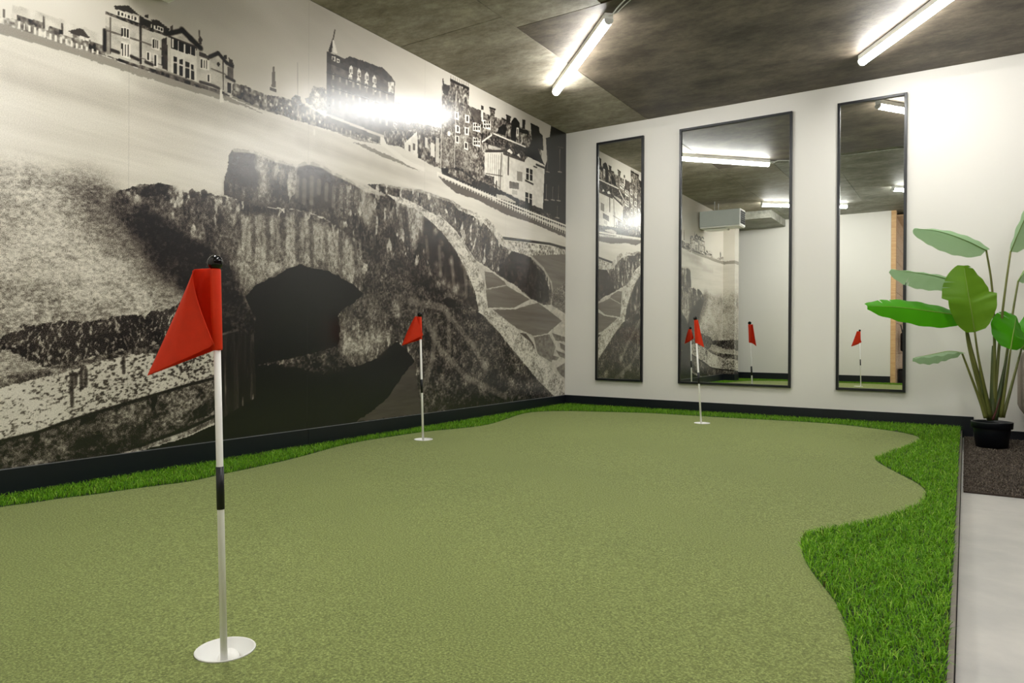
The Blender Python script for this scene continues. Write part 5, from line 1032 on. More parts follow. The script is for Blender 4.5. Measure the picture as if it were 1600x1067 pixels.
FLAGS = [{'base':(1.9445,-4.9396,-.0011),'top':(1.9256,-4.9489,.7649),'cup':(1.9169,-4.9176,-.0011),'grid':[[(1.9324,-4.9445,.7562),(1.9157,-4.9422,.7568),(1.9016,-4.9418,.7572),(1.892,-4.9445,.757),(1.8879,-4.9507,.7563),(1.8884,-4.96,.755),(1.8854,-4.9669,.7541),(1.9023,-4.9782,.7518),(1.9086,-4.9828,.7505),(1.9144,-4.9871,.7493),(1.9143,-4.9876,.7488),(1.913,-4.9874,.7483),(1.9117,-4.9871,.7479),(1.9104,-4.9868,.7475)],[(1.9327,-4.9444,.7436),(1.915,-4.9428,.7436),(1.8999,-4.943,.7434),(1.8893,-4.9463,.7426),(1.8842,-4.9531,.7414),(1.8837,-4.963,.7396),(1.8798,-4.9706,.7383),(1.8975,-4.9814,.7374),(1.9047,-4.9854,.7375),(1.9113,-4.9892,.7376),(1.912,-4.9892,.7382),(1.9115,-4.9884,.739),(1.911,-4.9876,.7398),(1.9105,-4.9868,.7406)],[(1.9329,-4.9443,.7309),(1.9142,-4.9433,.7303),(1.8981,-4.9442,.7293),(1.8865,-4.9482,.728),(1.8803,-4.9557,.7262),(1.8789,-4.9662,.724),(1.874,-4.9744,.7221),(1.8927,-4.9846,.7226),(1.9008,-4.988,.7239),(1.9083,-4.9911,.7252),(1.9099,-4.9906,.727),(1.9103,-4.9892,.729),(1.9107,-4.9878,.7309),(1.9111,-4.9865,.7328)],[(1.933,-4.9443,.7181),(1.9133,-4.9439,.7167),(1.8961,-4.9455,.7151),(1.8835,-4.9502,.7131),(1.8763,-4.9584,.7107),(1.8738,-4.9696,.708),(1.8679,-4.9784,.7056),(1.8877,-4.9878,.7074),(1.8968,-4.9906,.7098),(1.9054,-4.9931,.7123),(1.908,-4.9918,.7152),(1.9094,-4.9898,.7181),(1.9108,-4.9878,.7211),(1.9122,-4.9857,.7241)],[(1.9332,-4.9442,.7052),(1.9124,-4.9446,.7031),(1.8941,-4.9468,.7007),(1.8804,-4.9522,.698),(1.8721,-4.9611,.695),(1.8686,-4.973,.6917),(1.8616,-4.9826,.6887),(1.8826,-4.9912,.6917),(1.8929,-4.9932,.6952),(1.9026,-4.9949,.6987),(1.9063,-4.993,.7026),(1.9089,-4.9902,.7066),(1.9114,-4.9874,.7105),(1.9139,-4.9847,.7145)],[(1.9333,-4.9442,.6922),(1.9114,-4.9453,.6893),(1.892,-4.9483,.6861),(1.8772,-4.9544,.6827),(1.8677,-4.964,.679),(1.8632,-4.9766,.6752),(1.8551,-4.9869,.6715),(1.8774,-4.9946,.6756),(1.889,-4.9958,.6801),(1.8999,-4.9967,.6846),(1.9049,-4.9939,.6894),(1.9086,-4.9904,.6942),(1.9124,-4.9868,.6991),(1.9162,-4.9833,.704)],[(1.9334,-4.9442,.6791),(1.9104,-4.946,.6753),(1.8898,-4.9498,.6714),(1.8738,-4.9566,.6672),(1.8632,-4.967,.6628),(1.8575,-4.9803,.6583),(1.8483,-4.9913,.6539),(1.8721,-4.9981,.6591),(1.885,-4.9984,.6645),(1.8973,-4.9984,.6699),(1.9036,-4.9948,.6755),(1.9087,-4.9904,.6812),(1.9138,-4.9859,.6868),(1.919,-4.9815,.6925)],[(1.9335,-4.9442,.6659),(1.9093,-4.9468,.6612),(1.8875,-4.9513,.6564),(1.8703,-4.959,.6514),(1.8585,-4.9701,.6462),(1.8517,-4.9842,.6411),(1.8413,-4.9959,.636),(1.8667,-5.0017,.6422),(1.8811,-5.0011,.6484),(1.8948,-5.0001,.6546),(1.9026,-4.9955,.661),(1.9092,-4.9901,.6674),(1.9157,-4.9848,.6738),(1.9223,-4.9794,.6802)],[(1.9335,-4.9442,.6526),(1.9081,-4.9476,.647),(1.8851,-4.9529,.6412),(1.8667,-4.9614,.6354),(1.8537,-4.9733,.6295),(1.8456,-4.9881,.6235),(1.8341,-5.0007,.6177),(1.8611,-5.0054,.6248),(1.8771,-5.0037,.6318),(1.8925,-5.0017,.6388),(1.9018,-4.9961,.6458),(1.9099,-4.9897,.6528),(1.9181,-4.9833,.6599),(1.9262,-4.9769,.6669)],[(1.9335,-4.9442,.6392),(1.9068,-4.9485,.6326),(1.8826,-4.9546,.6259),(1.8629,-4.9639,.6191),(1.8487,-4.9766,.6124),(1.8394,-4.9923,.6057),(1.8266,-5.0056,.5991),(1.8555,-5.0091,.607),(1.8732,-5.0063,.6147),(1.8902,-5.0032,.6223),(1.9012,-4.9965,.6299),(1.911,-4.9891,.6375),(1.9208,-4.9816,.6451),(1.9306,-4.9741,.6527)],[(1.9335,-4.9443,.6256),(1.9055,-4.9494,.6181),(1.88,-4.9563,.6104),(1.859,-4.9665,.6027),(1.8435,-4.9801,.5951),(1.833,-4.9965,.5876),(1.8189,-5.0106,.5801),(1.8497,-5.0129,.5888),(1.8692,-5.0089,.5971),(1.888,-5.0047,.6053),(1.9009,-4.9968,.6134),(1.9124,-4.9882,.6214),(1.924,-4.9796,.6295),(1.9356,-4.9709,.6376)],[(1.9335,-4.9444,.612),(1.9042,-4.9503,.6034),(1.8773,-4.9582,.5947),(1.855,-4.9691,.586),(1.8382,-4.9836,.5775),(1.8264,-5.0009,.5691),(1.811,-5.0158,.5608),(1.8438,-5.0168,.5702),(1.8652,-5.0116,.579),(1.886,-5.0061,.5877),(1.9007,-4.997,.5962),(1.9142,-4.9872,.6046),(1.9276,-4.9773,.6131),(1.9411,-4.9674,.6216)],[(1.9334,-4.9445,.5983),(1.9028,-4.9513,.5886),(1.8745,-4.96,.5788),(1.8508,-4.9719,.5691),(1.8326,-4.9872,.5596),(1.8195,-5.0053,.5504),(1.8029,-5.0212,.5411),(1.8378,-5.0208,.5511),(1.8613,-5.0142,.5603),(1.884,-5.0074,.5694),(1.9007,-4.997,.5783),(1.9162,-4.9859,.5871),(1.9317,-4.9747,.5959),(1.9472,-4.9635,.6047)]]},{'base':(.3853,-2.4988,.0061),'top':(.3648,-2.5092,.7649),'cup':(.3782,-2.4874,.0062),'grid':[[(.3724,-2.5043,.7533),(.3598,-2.4994,.7542),(.3491,-2.4967,.7551),(.3416,-2.498,.7558),(.3381,-2.5038,.7563),(.3379,-2.5135,.7567),(.3353,-2.5203,.7571),(.3483,-2.5341,.756),(.3538,-2.5392,.7552),(.3589,-2.5439,.7545),(.3599,-2.5437,.7539),(.36,-2.5426,.7534),(.3601,-2.5414,.7529),(.3602,-2.5403,.7523)],[(.3731,-2.5039,.7449),(.3593,-2.4997,.7452),(.3474,-2.4978,.7454),(.3388,-2.4999,.7454),(.3341,-2.5064,.7453),(.3328,-2.5169,.745),(.3289,-2.5244,.7448),(.3433,-2.5374,.7446),(.35,-2.5417,.7446),(.3564,-2.5456,.7447),(.3586,-2.5446,.745),(.3599,-2.5427,.7453),(.3612,-2.5407,.7456),(.3626,-2.5387,.746)],[(.3738,-2.5035,.736),(.3588,-2.5001,.7356),(.3458,-2.4989,.7351),(.336,-2.5017,.7345),(.3302,-2.5091,.7337),(.3277,-2.5203,.7328),(.3227,-2.5285,.7319),(.3383,-2.5407,.7326),(.3463,-2.5442,.7335),(.3539,-2.5472,.7345),(.3574,-2.5454,.7356),(.36,-2.5427,.7367),(.3625,-2.5399,.7379),(.3651,-2.5371,.739)],[(.3744,-2.5031,.7265),(.3583,-2.5004,.7254),(.3441,-2.5001,.7243),(.3332,-2.5036,.723),(.3262,-2.5117,.7215),(.3226,-2.5236,.72),(.3165,-2.5326,.7185),(.3334,-2.5439,.7201),(.3427,-2.5466,.7219),(.3516,-2.5488,.7237),(.3563,-2.5462,.7256),(.3601,-2.5426,.7276),(.364,-2.539,.7296),(.3678,-2.5354,.7316)],[(.375,-2.5028,.7165),(.3578,-2.5008,.7147),(.3425,-2.5012,.7129),(.3304,-2.5055,.7109),(.3223,-2.5142,.7089),(.3176,-2.5269,.7067),(.3103,-2.5366,.7046),(.3285,-2.5471,.707),(.3391,-2.5489,.7097),(.3493,-2.5503,.7123),(.3553,-2.5469,.7151),(.3604,-2.5425,.7179),(.3655,-2.538,.7208),(.3706,-2.5336,.7236)],[(.3756,-2.5025,.706),(.3572,-2.5012,.7035),(.3408,-2.5023,.701),(.3276,-2.5073,.6984),(.3184,-2.5168,.6956),(.3126,-2.5302,.6928),(.3042,-2.5406,.6901),(.3237,-2.5502,.6934),(.3356,-2.5512,.6969),(.3471,-2.5518,.7005),(.3544,-2.5475,.7041),(.3608,-2.5422,.7077),(.3672,-2.537,.7114),(.3736,-2.5317,.7151)],[(.3761,-2.5022,.6949),(.3566,-2.5017,.6918),(.3391,-2.5035,.6886),(.3249,-2.5092,.6853),(.3145,-2.5194,.6819),(.3076,-2.5335,.6784),(.2982,-2.5446,.6751),(.319,-2.5534,.6793),(.3322,-2.5535,.6837),(.345,-2.5532,.6881),(.3536,-2.5481,.6925),(.3613,-2.542,.697),(.369,-2.5358,.7015),(.3767,-2.5297,.706)],[(.3765,-2.5019,.6833),(.356,-2.5021,.6795),(.3374,-2.5046,.6756),(.3221,-2.511,.6716),(.3107,-2.5219,.6676),(.3027,-2.5367,.6635),(.2921,-2.5486,.6595),(.3143,-2.5564,.6646),(.3288,-2.5557,.6699),(.343,-2.5545,.6751),(.3529,-2.5486,.6804),(.3619,-2.5416,.6857),(.3709,-2.5346,.6911),(.3799,-2.5277,.6964)],[(.3769,-2.5017,.6711),(.3554,-2.5026,.6666),(.3357,-2.5058,.662),(.3193,-2.5129,.6574),(.3068,-2.5245,.6527),(.2978,-2.54,.648),(.2862,-2.5525,.6434),(.3097,-2.5595,.6494),(.3256,-2.5579,.6555),(.341,-2.5558,.6616),(.3522,-2.549,.6678),(.3626,-2.5412,.6739),(.3729,-2.5334,.6801),(.3833,-2.5255,.6863)],[(.3773,-2.5015,.6584),(.3547,-2.5031,.6532),(.3339,-2.5069,.648),(.3165,-2.5147,.6427),(.303,-2.527,.6373),(.2929,-2.5432,.632),(.2803,-2.5564,.6267),(.3052,-2.5625,.6337),(.3224,-2.56,.6407),(.3392,-2.5571,.6476),(.3517,-2.5494,.6546),(.3634,-2.5407,.6616),(.3751,-2.532,.6686),(.3868,-2.5233,.6756)],[(.3776,-2.5013,.6452),(.354,-2.5036,.6393),(.3322,-2.5081,.6334),(.3137,-2.5166,.6274),(.2992,-2.5296,.6214),(.288,-2.5464,.6155),(.2744,-2.5603,.6095),(.3007,-2.5654,.6174),(.3193,-2.5621,.6252),(.3374,-2.5583,.6331),(.3513,-2.5497,.6409),(.3644,-2.5401,.6487),(.3774,-2.5305,.6565),(.3905,-2.5209,.6644)],[(.3779,-2.5012,.6314),(.3533,-2.5041,.6248),(.3304,-2.5093,.6182),(.311,-2.5185,.6116),(.2954,-2.5321,.6049),(.2832,-2.5496,.5983),(.2686,-2.5641,.5918),(.2963,-2.5684,.6006),(.3162,-2.5641,.6093),(.3357,-2.5594,.618),(.351,-2.55,.6266),(.3654,-2.5395,.6353),(.3799,-2.529,.644),(.3943,-2.5185,.6526)],[(.3782,-2.5011,.6171),(.3525,-2.5046,.6098),(.3287,-2.5105,.6025),(.3082,-2.5203,.5952),(.2916,-2.5346,.5879),(.2785,-2.5527,.5807),(.2628,-2.5679,.5735),(.2919,-2.5713,.5832),(.3133,-2.5661,.5928),(.3342,-2.5605,.6023),(.3508,-2.5502,.6118),(.3666,-2.5388,.6213),(.3824,-2.5274,.6308),(.3982,-2.516,.6403)]]},{'base':(1.5387,-.7532,.0174),'top':(1.4979,-.7767,.7787),'cup':(1.5446,-.7493,.0175),'grid':[[(1.5047,-.7724,.7671),(1.4987,-.7631,.7674),(1.4937,-.7568,.7676),(1.4903,-.7555,.7677),(1.4888,-.7599,.7676),(1.489,-.7694,.7673),(1.488,-.7751,.7672),(1.4975,-.7912,.767),(1.5033,-.7961,.7671),(1.509,-.8004,.7673),(1.5125,-.7986,.7676),(1.5157,-.7954,.768),(1.5188,-.7923,.7684),(1.522,-.7892,.7688)],[(1.5055,-.7719,.7531),(1.4996,-.7626,.7533),(1.4946,-.7563,.7535),(1.4912,-.7549,.7535),(1.4897,-.7594,.7533),(1.49,-.7688,.7531),(1.4889,-.7745,.7529),(1.4987,-.7904,.7524),(1.5048,-.7952,.7523),(1.5107,-.7994,.7521),(1.5145,-.7974,.7522),(1.5179,-.794,.7522),(1.5214,-.7907,.7523),(1.5248,-.7874,.7524)],[(1.5064,-.7714,.7392),(1.5004,-.7621,.7393),(1.4954,-.7558,.7394),(1.4921,-.7544,.7394),(1.4906,-.7589,.7392),(1.4908,-.7683,.7389),(1.4898,-.774,.7387),(1.4999,-.7897,.738),(1.5063,-.7943,.7375),(1.5124,-.7983,.737),(1.5166,-.7961,.7367),(1.5203,-.7926,.7364),(1.524,-.7891,.7361),(1.5277,-.7856,.7359)],[(1.5071,-.7709,.7252),(1.5012,-.7617,.7253),(1.4962,-.7553,.7253),(1.4929,-.7539,.7253),(1.4915,-.7584,.7251),(1.4917,-.7678,.7248),(1.4907,-.7735,.7246),(1.5011,-.789,.7236),(1.5078,-.7934,.7228),(1.5142,-.7972,.722),(1.5186,-.7948,.7213),(1.5226,-.7911,.7206),(1.5266,-.7874,.72),(1.5306,-.7837,.7193)],[(1.5078,-.7705,.7112),(1.5019,-.7612,.7113),(1.497,-.7549,.7114),(1.4937,-.7535,.7113),(1.4923,-.7579,.7111),(1.4925,-.7673,.7109),(1.4916,-.773,.7107),(1.5023,-.7883,.7093),(1.5092,-.7925,.7081),(1.516,-.7961,.7069),(1.5208,-.7935,.7058),(1.5251,-.7896,.7048),(1.5294,-.7857,.7037),(1.5337,-.7818,.7027)],[(1.5085,-.7702,.6972),(1.5026,-.7608,.6973),(1.4977,-.7544,.6974),(1.4944,-.7531,.6974),(1.4931,-.7575,.6973),(1.4934,-.7669,.6971),(1.4924,-.7725,.6969),(1.5034,-.7876,.6951),(1.5107,-.7916,.6935),(1.5179,-.795,.6919),(1.5229,-.7922,.6904),(1.5276,-.788,.689),(1.5322,-.7839,.6875),(1.5369,-.7798,.686)],[(1.5091,-.7698,.6833),(1.5033,-.7605,.6834),(1.4984,-.7541,.6835),(1.4951,-.7526,.6835),(1.4938,-.757,.6835),(1.4941,-.7664,.6833),(1.4932,-.772,.6833),(1.5046,-.7869,.6811),(1.5122,-.7906,.679),(1.5197,-.7938,.677),(1.5251,-.7908,.6751),(1.5301,-.7865,.6731),(1.5351,-.7821,.6712),(1.5401,-.7778,.6692)],[(1.5097,-.7695,.6693),(1.5039,-.7602,.6695),(1.499,-.7537,.6696),(1.4958,-.7523,.6697),(1.4945,-.7566,.6697),(1.4949,-.766,.6697),(1.494,-.7715,.6697),(1.5057,-.7862,.6671),(1.5138,-.7897,.6646),(1.5216,-.7927,.6621),(1.5274,-.7894,.6597),(1.5327,-.7848,.6573),(1.5381,-.7803,.6548),(1.5434,-.7757,.6524)],[(1.5101,-.7692,.6553),(1.5044,-.7599,.6556),(1.4996,-.7534,.6558),(1.4965,-.7519,.656),(1.4952,-.7562,.6561),(1.4956,-.7656,.6562),(1.4948,-.7711,.6563),(1.5069,-.7855,.6533),(1.5153,-.7888,.6503),(1.5235,-.7915,.6473),(1.5296,-.788,.6443),(1.5354,-.7832,.6414),(1.5411,-.7784,.6385),(1.5468,-.7735,.6355)],[(1.5106,-.769,.6414),(1.5049,-.7596,.6417),(1.5002,-.7531,.642),(1.4971,-.7516,.6423),(1.4959,-.7559,.6426),(1.4963,-.7652,.6428),(1.4955,-.7707,.6431),(1.508,-.7848,.6395),(1.5168,-.7878,.636),(1.5254,-.7903,.6325),(1.532,-.7865,.629),(1.5381,-.7815,.6255),(1.5442,-.7764,.6221),(1.5503,-.7713,.6186)],[(1.511,-.7688,.6274),(1.5053,-.7594,.6278),(1.5007,-.7528,.6283),(1.4976,-.7513,.6287),(1.4965,-.7555,.6291),(1.497,-.7648,.6295),(1.4962,-.7702,.6299),(1.5092,-.7842,.6258),(1.5184,-.7869,.6218),(1.5273,-.7891,.6177),(1.5343,-.7851,.6137),(1.5408,-.7797,.6097),(1.5474,-.7744,.6056),(1.5539,-.7691,.6016)],[(1.5113,-.7687,.6134),(1.5057,-.7592,.614),(1.5011,-.7526,.6146),(1.4981,-.751,.6151),(1.497,-.7552,.6157),(1.4976,-.7644,.6163),(1.4969,-.7698,.6169),(1.5103,-.7835,.6123),(1.5199,-.786,.6076),(1.5293,-.7879,.603),(1.5367,-.7836,.5984),(1.5437,-.778,.5938),(1.5506,-.7724,.5891),(1.5576,-.7668,.5845)],[(1.5116,-.7685,.5995),(1.5061,-.759,.6002),(1.5015,-.7523,.6009),(1.4986,-.7507,.6017),(1.4976,-.7549,.6024),(1.4982,-.7641,.6032),(1.4976,-.7694,.604),(1.5114,-.7828,.5988),(1.5215,-.785,.5936),(1.5313,-.7866,.5884),(1.5391,-.7821,.5831),(1.5465,-.7762,.5779),(1.554,-.7703,.5726),(1.5614,-.7644,.5674)]]}]
pg = tag(empty('putting_green', (1.56, -2.95, SUB)), 'olive artificial putting green with wavy edge inside a bright green grass fringe', 'putting green')
def chaikin(P_, n=2):
    for _ in range(n):
        o = []
        for i in range(len(P_)):
            a, b = P_[i], P_[(i+1) % len(P_)]
            o += [(.75*a[0]+.25*b[0], .75*a[1]+.25*b[1]), (.25*a[0]+.75*b[0], .25*a[1]+.75*b[1])]
        P_ = o
    return P_
EDGEPTS = chaikin(GREEN, 2)
def fill(loops, zf, org):
    bm = nb(); es = []
    for lp in loops:
        v = [bm.verts.new((x-org[0], y-org[1], zf(x, y)-org[2])) for x, y in lp]
        es += [bm.edges.new((v[i], v[(i+1) % len(v)])) for i in range(len(v))]
    bmesh.ops.triangle_fill(bm, use_beauty=True, use_dissolve=False, edges=es)
    bmesh.ops.recalc_face_normals(bm, faces=bm.faces)
    for f in bm.faces:
        if f.normal.z < 0: f.normal_flip()
    return bm
ORG = (1.56, -2.95, SUB)
CUPS = [f['cup'] for f in FLAGS]; CR = .0535
holes = [[(c[0]+(CR+.0045)*math.cos(2*math.pi*k/40), c[1]+(CR+.0045)*math.sin(2*math.pi*k/40)) for k in range(40)] for c in CUPS]
def green_mat():
    m = bpy.data.materials.new('short_olive_putting_turf'); m.use_nodes = True
    nt = m.node_tree; b = nt.nodes['Principled BSDF']
    tc = nt.nodes.new('ShaderNodeTexCoord')
    def noise(s, d=3, rr=.6):
        n = nt.nodes.new('ShaderNodeTexNoise'); n.inputs['Scale'].default_value = s; n.inputs['Detail'].default_value = d; n.inputs['Roughness'].default_value = rr
        nt.links.new(tc.outputs['Object'], n.inputs[0]); return n
    n1 = noise(190, 4, .8); n2 = noise(2.2, 3)
    r = nt.nodes.new('ShaderNodeValToRGB'); e = r.color_ramp.elements
    e[0].position = .30; e[0].color = rgb(74, 84, 30); e[1].position = .72; e[1].color = rgb(200, 214, 134)
    q = e.new(.5); q.color = rgb(135, 147, 76)
    nt.links.new(n1.outputs[0], r.inputs[0])
    r2 = nt.nodes.new('ShaderNodeValToRGB'); r2.color_ramp.elements[0].color = (.88, .9, .86, 1); r2.color_ramp.elements[1].color = (1.06, 1.05, 1.05, 1)
    nt.links.new(n2.outputs[0], r2.inputs[0])
    mx = nt.nodes.new('ShaderNodeMix'); mx.data_type = 'RGBA'; mx.blend_type = 'MULTIPLY'; mx.inputs[0].default_value = 1
    nt.links.new(r.outputs[0], mx.inputs[6]); nt.links.new(r2.outputs[0], mx.inputs[7]); nt.links.new(mx.outputs[2], b.inputs['Base Color'])
    bp = nt.nodes.new('ShaderNodeBump'); bp.inputs['Strength'].default_value = .9; bp.inputs['Distance'].default_value = .006
    nt.links.new(n1.outputs[0], bp.inputs['Height']); nt.links.new(bp.outputs[0], b.inputs['Normal'])
    b.inputs['Roughness'].default_value = .8; b.inputs['Specular IOR Level'].default_value = .25
    b.inputs['Sheen Weight'].default_value = .12; b.inputs['Sheen Roughness'].default_value = .5
    return m
M_green = green_mat()
M_back = material('dark_turf_backing', rgb(30, 52, 16), .9, var=.3, scale=90)
build('putting_turf', fill([EDGEPTS]+holes, lambda x, y: tz(x, y), ORG), M_green, pg)
rect = [(.0145, FRONT+.0145), (EDGE, FRONT+.0145), (EDGE, -.0145), (.0145, -.0145)]
build('fringe_backing', fill([EDGEPTS, rect], lambda x, y: tz(x, y)-.001, ORG), M_back, pg)
build('edge_strip', boxm(EDGE-ORG[0], EDGE+.010-ORG[0], FRONT+.014-ORG[1], -.015-ORG[1], 0, .006-SUB), M_metal, pg)
def grass_mat():
    m = bpy.data.materials.new('long_green_fringe_grass'); m.use_nodes = True
    nt = m.node_tree; b = nt.nodes['Principled BSDF']
    at = nt.nodes.new('ShaderNodeAttribute'); at.attribute_name = 'blade'
    r = nt.nodes.new('ShaderNodeValToRGB'); e = r.color_ramp.elements
    e[0].position = 0; e[0].color = rgb(84, 72, 26); e[1].position = 1; e[1].color = rgb(196, 222, 104)
    for ps, c in ((.06, (56, 96, 14)), (.3, (98, 158, 24)), (.65, (132, 192, 38)), (.9, (162, 210, 60))):
        q = e.new(ps); q.color = rgb(*c)
    nt.links.new(at.outputs['Fac'], r.inputs[0]); nt.links.new(r.outputs[0], b.inputs['Base Color'])
    b.inputs['Roughness'].default_value = .5; b.inputs['Specular IOR Level'].default_value = .3
    tr = nt.nodes.new('ShaderNodeBsdfTranslucent'); nt.links.new(r.outputs[0], tr.inputs[0])
    ms = nt.nodes.new('ShaderNodeMixShader'); ms.inputs[0].default_value = .35
    nt.links.new(b.outputs[0], ms.inputs[1]); nt.links.new(tr.outputs[0], ms.inputs[2])
    nt.links.new(ms.outputs[0], nt.nodes['Material Output'].inputs[0])
    return m
M_grass = grass_mat()
def blades(name, X, Y, Zf, hmin, hmax, wid, mat, parent, org, seed, lean=.55, clip=None):
    rs = np.random.RandomState(seed); n = len(X)
    h = hmin+(hmax-hmin)*rs.rand(n); a = rs.rand(n)*2*np.pi; ln = lean*h*(.25+rs.rand(n)); b = rs.rand(n)*2*np.pi
    wx, wy = np.cos(a)*wid/2*(.7+.6*rs.rand(n)), np.sin(a)*wid/2*(.7+.6*rs.rand(n))
    dx, dy = np.cos(b)*ln, np.sin(b)*ln
    Z = Zf(X, Y)
    v = np.empty((n, 5, 3), np.float32)
    def put(k, x, y, z): v[:, k, 0] = x-org[0]; v[:, k, 1] = y-org[1]; v[:, k, 2] = z-org[2]
    put(0, X-wx, Y-wy, Z-.002); put(1, X+wx, Y+wy, Z-.002)
    put(2, X+wx*.8+dx*.35, Y+wy*.8+dy*.35, Z+h*.6); put(3, X-wx*.8+dx*.35, Y-wy*.8+dy*.35, Z+h*.6)
    put(4, X+dx, Y+dy, Z+h*(1-.25*lean))
    if clip: v[:, :, 0] = np.clip(v[:, :, 0], clip[0]-org[0], clip[1]-org[0]); v[:, :, 1] = np.clip(v[:, :, 1], clip[2]-org[1], clip[3]-org[1])
    i0 = (np.arange(n)*5)[:, None]
    tri = (i0+np.array([[0, 1, 2, 0, 2, 3, 3, 2, 4]])).reshape(-1).astype(np.int32)
    me = bpy.data.meshes.new(name); me.vertices.add(n*5); me.vertices.foreach_set('co', v.ravel())
    me.loops.add(len(tri)); me.loops.foreach_set('vertex_index', tri)
    me.polygons.add(len(tri)//3); me.polygons.foreach_set('loop_start', np.arange(0, len(tri), 3, dtype=np.int32))
    me.update(calc_edges=True)
    at = me.attributes.new('blade', 'FLOAT', 'POINT')
    c = np.clip(rs.normal(.5, .24, n), 0, 1)
    f = np.repeat(c, 5).reshape(n, 5)
    at.data.foreach_set('value', np.clip(f, 0, 1).astype(np.float32).ravel())
    me.materials.append(mat)
    o = bpy.data.objects.new(name, me); COL.objects.link(o); o.parent = parent
    return tag(o, kind='stuff')
rs = np.random.RandomState(4)
N_ = 1250000
gx = .016+rs.rand(N_)*(EDGE-.018); gy = FRONT+.016+rs.rand(N_)*(-FRONT-.032)
d_ = np.hypot(gx-CAM_LOC[0], gy-CAM_LOC[1])
dens = np.clip(2.4/np.maximum(d_, .8), .35, 1.0)
keep = (rs.rand(N_) < dens*.55)
gx, gy = gx[keep], gy[keep]
# blades gather in tufts
tx, ty = np.round(gx/.0085)*.0085, np.round(gy/.0085)*.0085
jx = vnoise(tx*430, ty*390, 3)*.010-.005; jy = vnoise(tx*410+60, ty*440, 4)*.010-.005
gx = np.clip(gx*.45+(tx+jx)*.55, .016, EDGE-.002); gy = np.clip(gy*.45+(ty+jy)*.55, FRONT+.016, -.016)
ep = np.array(EDGEPTS)
keep = ~inside([tuple(q) for q in EDGEPTS], gx, gy)
gx, gy = gx[keep], gy[keep]
print('blades', len(gx))
blades('fringe_grass', gx, gy, tz, .012, .029, .0022, M_grass, pg, ORG, 7, 1.15, (.0145, EDGE+.02, FRONT+.0145, -.0145))

# ------------------------------------------------------------------ cups, ball, flags
M_red = material('red_orange_flag_cloth', rgb(236, 60, 24), .6, var=.06, scale=30, bump=.12, bscale=700, spec=.3)
_n = M_red.node_tree; _t = _n.nodes.new('ShaderNodeBsdfTranslucent'); _t.inputs[0].default_value = rgb(240, 84, 34)
_m = _n.nodes.new('ShaderNodeMixShader'); _m.inputs[0].default_value = .22
_n.links.new(_n.nodes['Principled BSDF'].outputs[0], _m.inputs[1]); _n.links.new(_t.outputs[0], _m.inputs[2]); _n.links.new(_m.outputs[0], _n.nodes['Material Output'].inputs[0])
M_cup = material('white_cup_plastic', rgb(240, 240, 236), .4)
M_ball = material('white_golf_ball', rgb(244, 243, 238), .3)
_nt = M_ball.node_tree; _v = _nt.nodes.new('ShaderNodeTexVoronoi'); _v.inputs['Scale'].default_value = 250
_tc = _nt.nodes.new('ShaderNodeTexCoord'); _nt.links.new(_tc.outputs['Object'], _v.inputs['Vector'])
_b = _nt.nodes.new('ShaderNodeBump'); _b.inputs['Strength'].default_value = .35; _b.inputs['Distance'].default_value = .001
_nt.links.new(_v.outputs['Distance'], _b.inputs['Height']); _nt.links.new(_b.outputs[0], _nt.nodes['Principled BSDF'].inputs['Normal'])
WHERE = ['in the foreground holding a golf ball', 'close to the mural wall', 'near the mirror wall']
for f, wh in zip(FLAGS, WHERE):
    cx, cy, cz = f['cup']
    t = tag(empty('hole_cup', (cx, cy, tz(cx, cy)-.056)), 'white plastic hole cup sunk into the green '+wh, 'cup', 'hole cups in the putting green')
    build('cup_wall', lathe(nb(), [(0.001, .0), (CR+.003, .0), (CR+.003, .055), (CR+.0042, .0572), (CR+.003, .0585), (CR, .0575), (CR, .002), (0.001, .002)], 40, cap=True), M_cup, t, True)
bm = nb(); bmesh.ops.create_icosphere(bm, subdivisions=4, radius=.02135)
c0 = CUPS[0]
tag(build('golf_ball', bm, M_ball, None, True, (c0[0]-.020, c0[1]+.022, tz(c0[0], c0[1])-.056+.002+.0214)), 'white golf ball lying in the foreground hole cup', 'golf ball')
LBL = ['large red flag on a white flagstick in the foreground hole', 'red flag on a white flagstick standing close to the mural', 'small red flag on a white flagstick in front of the middle mirror']
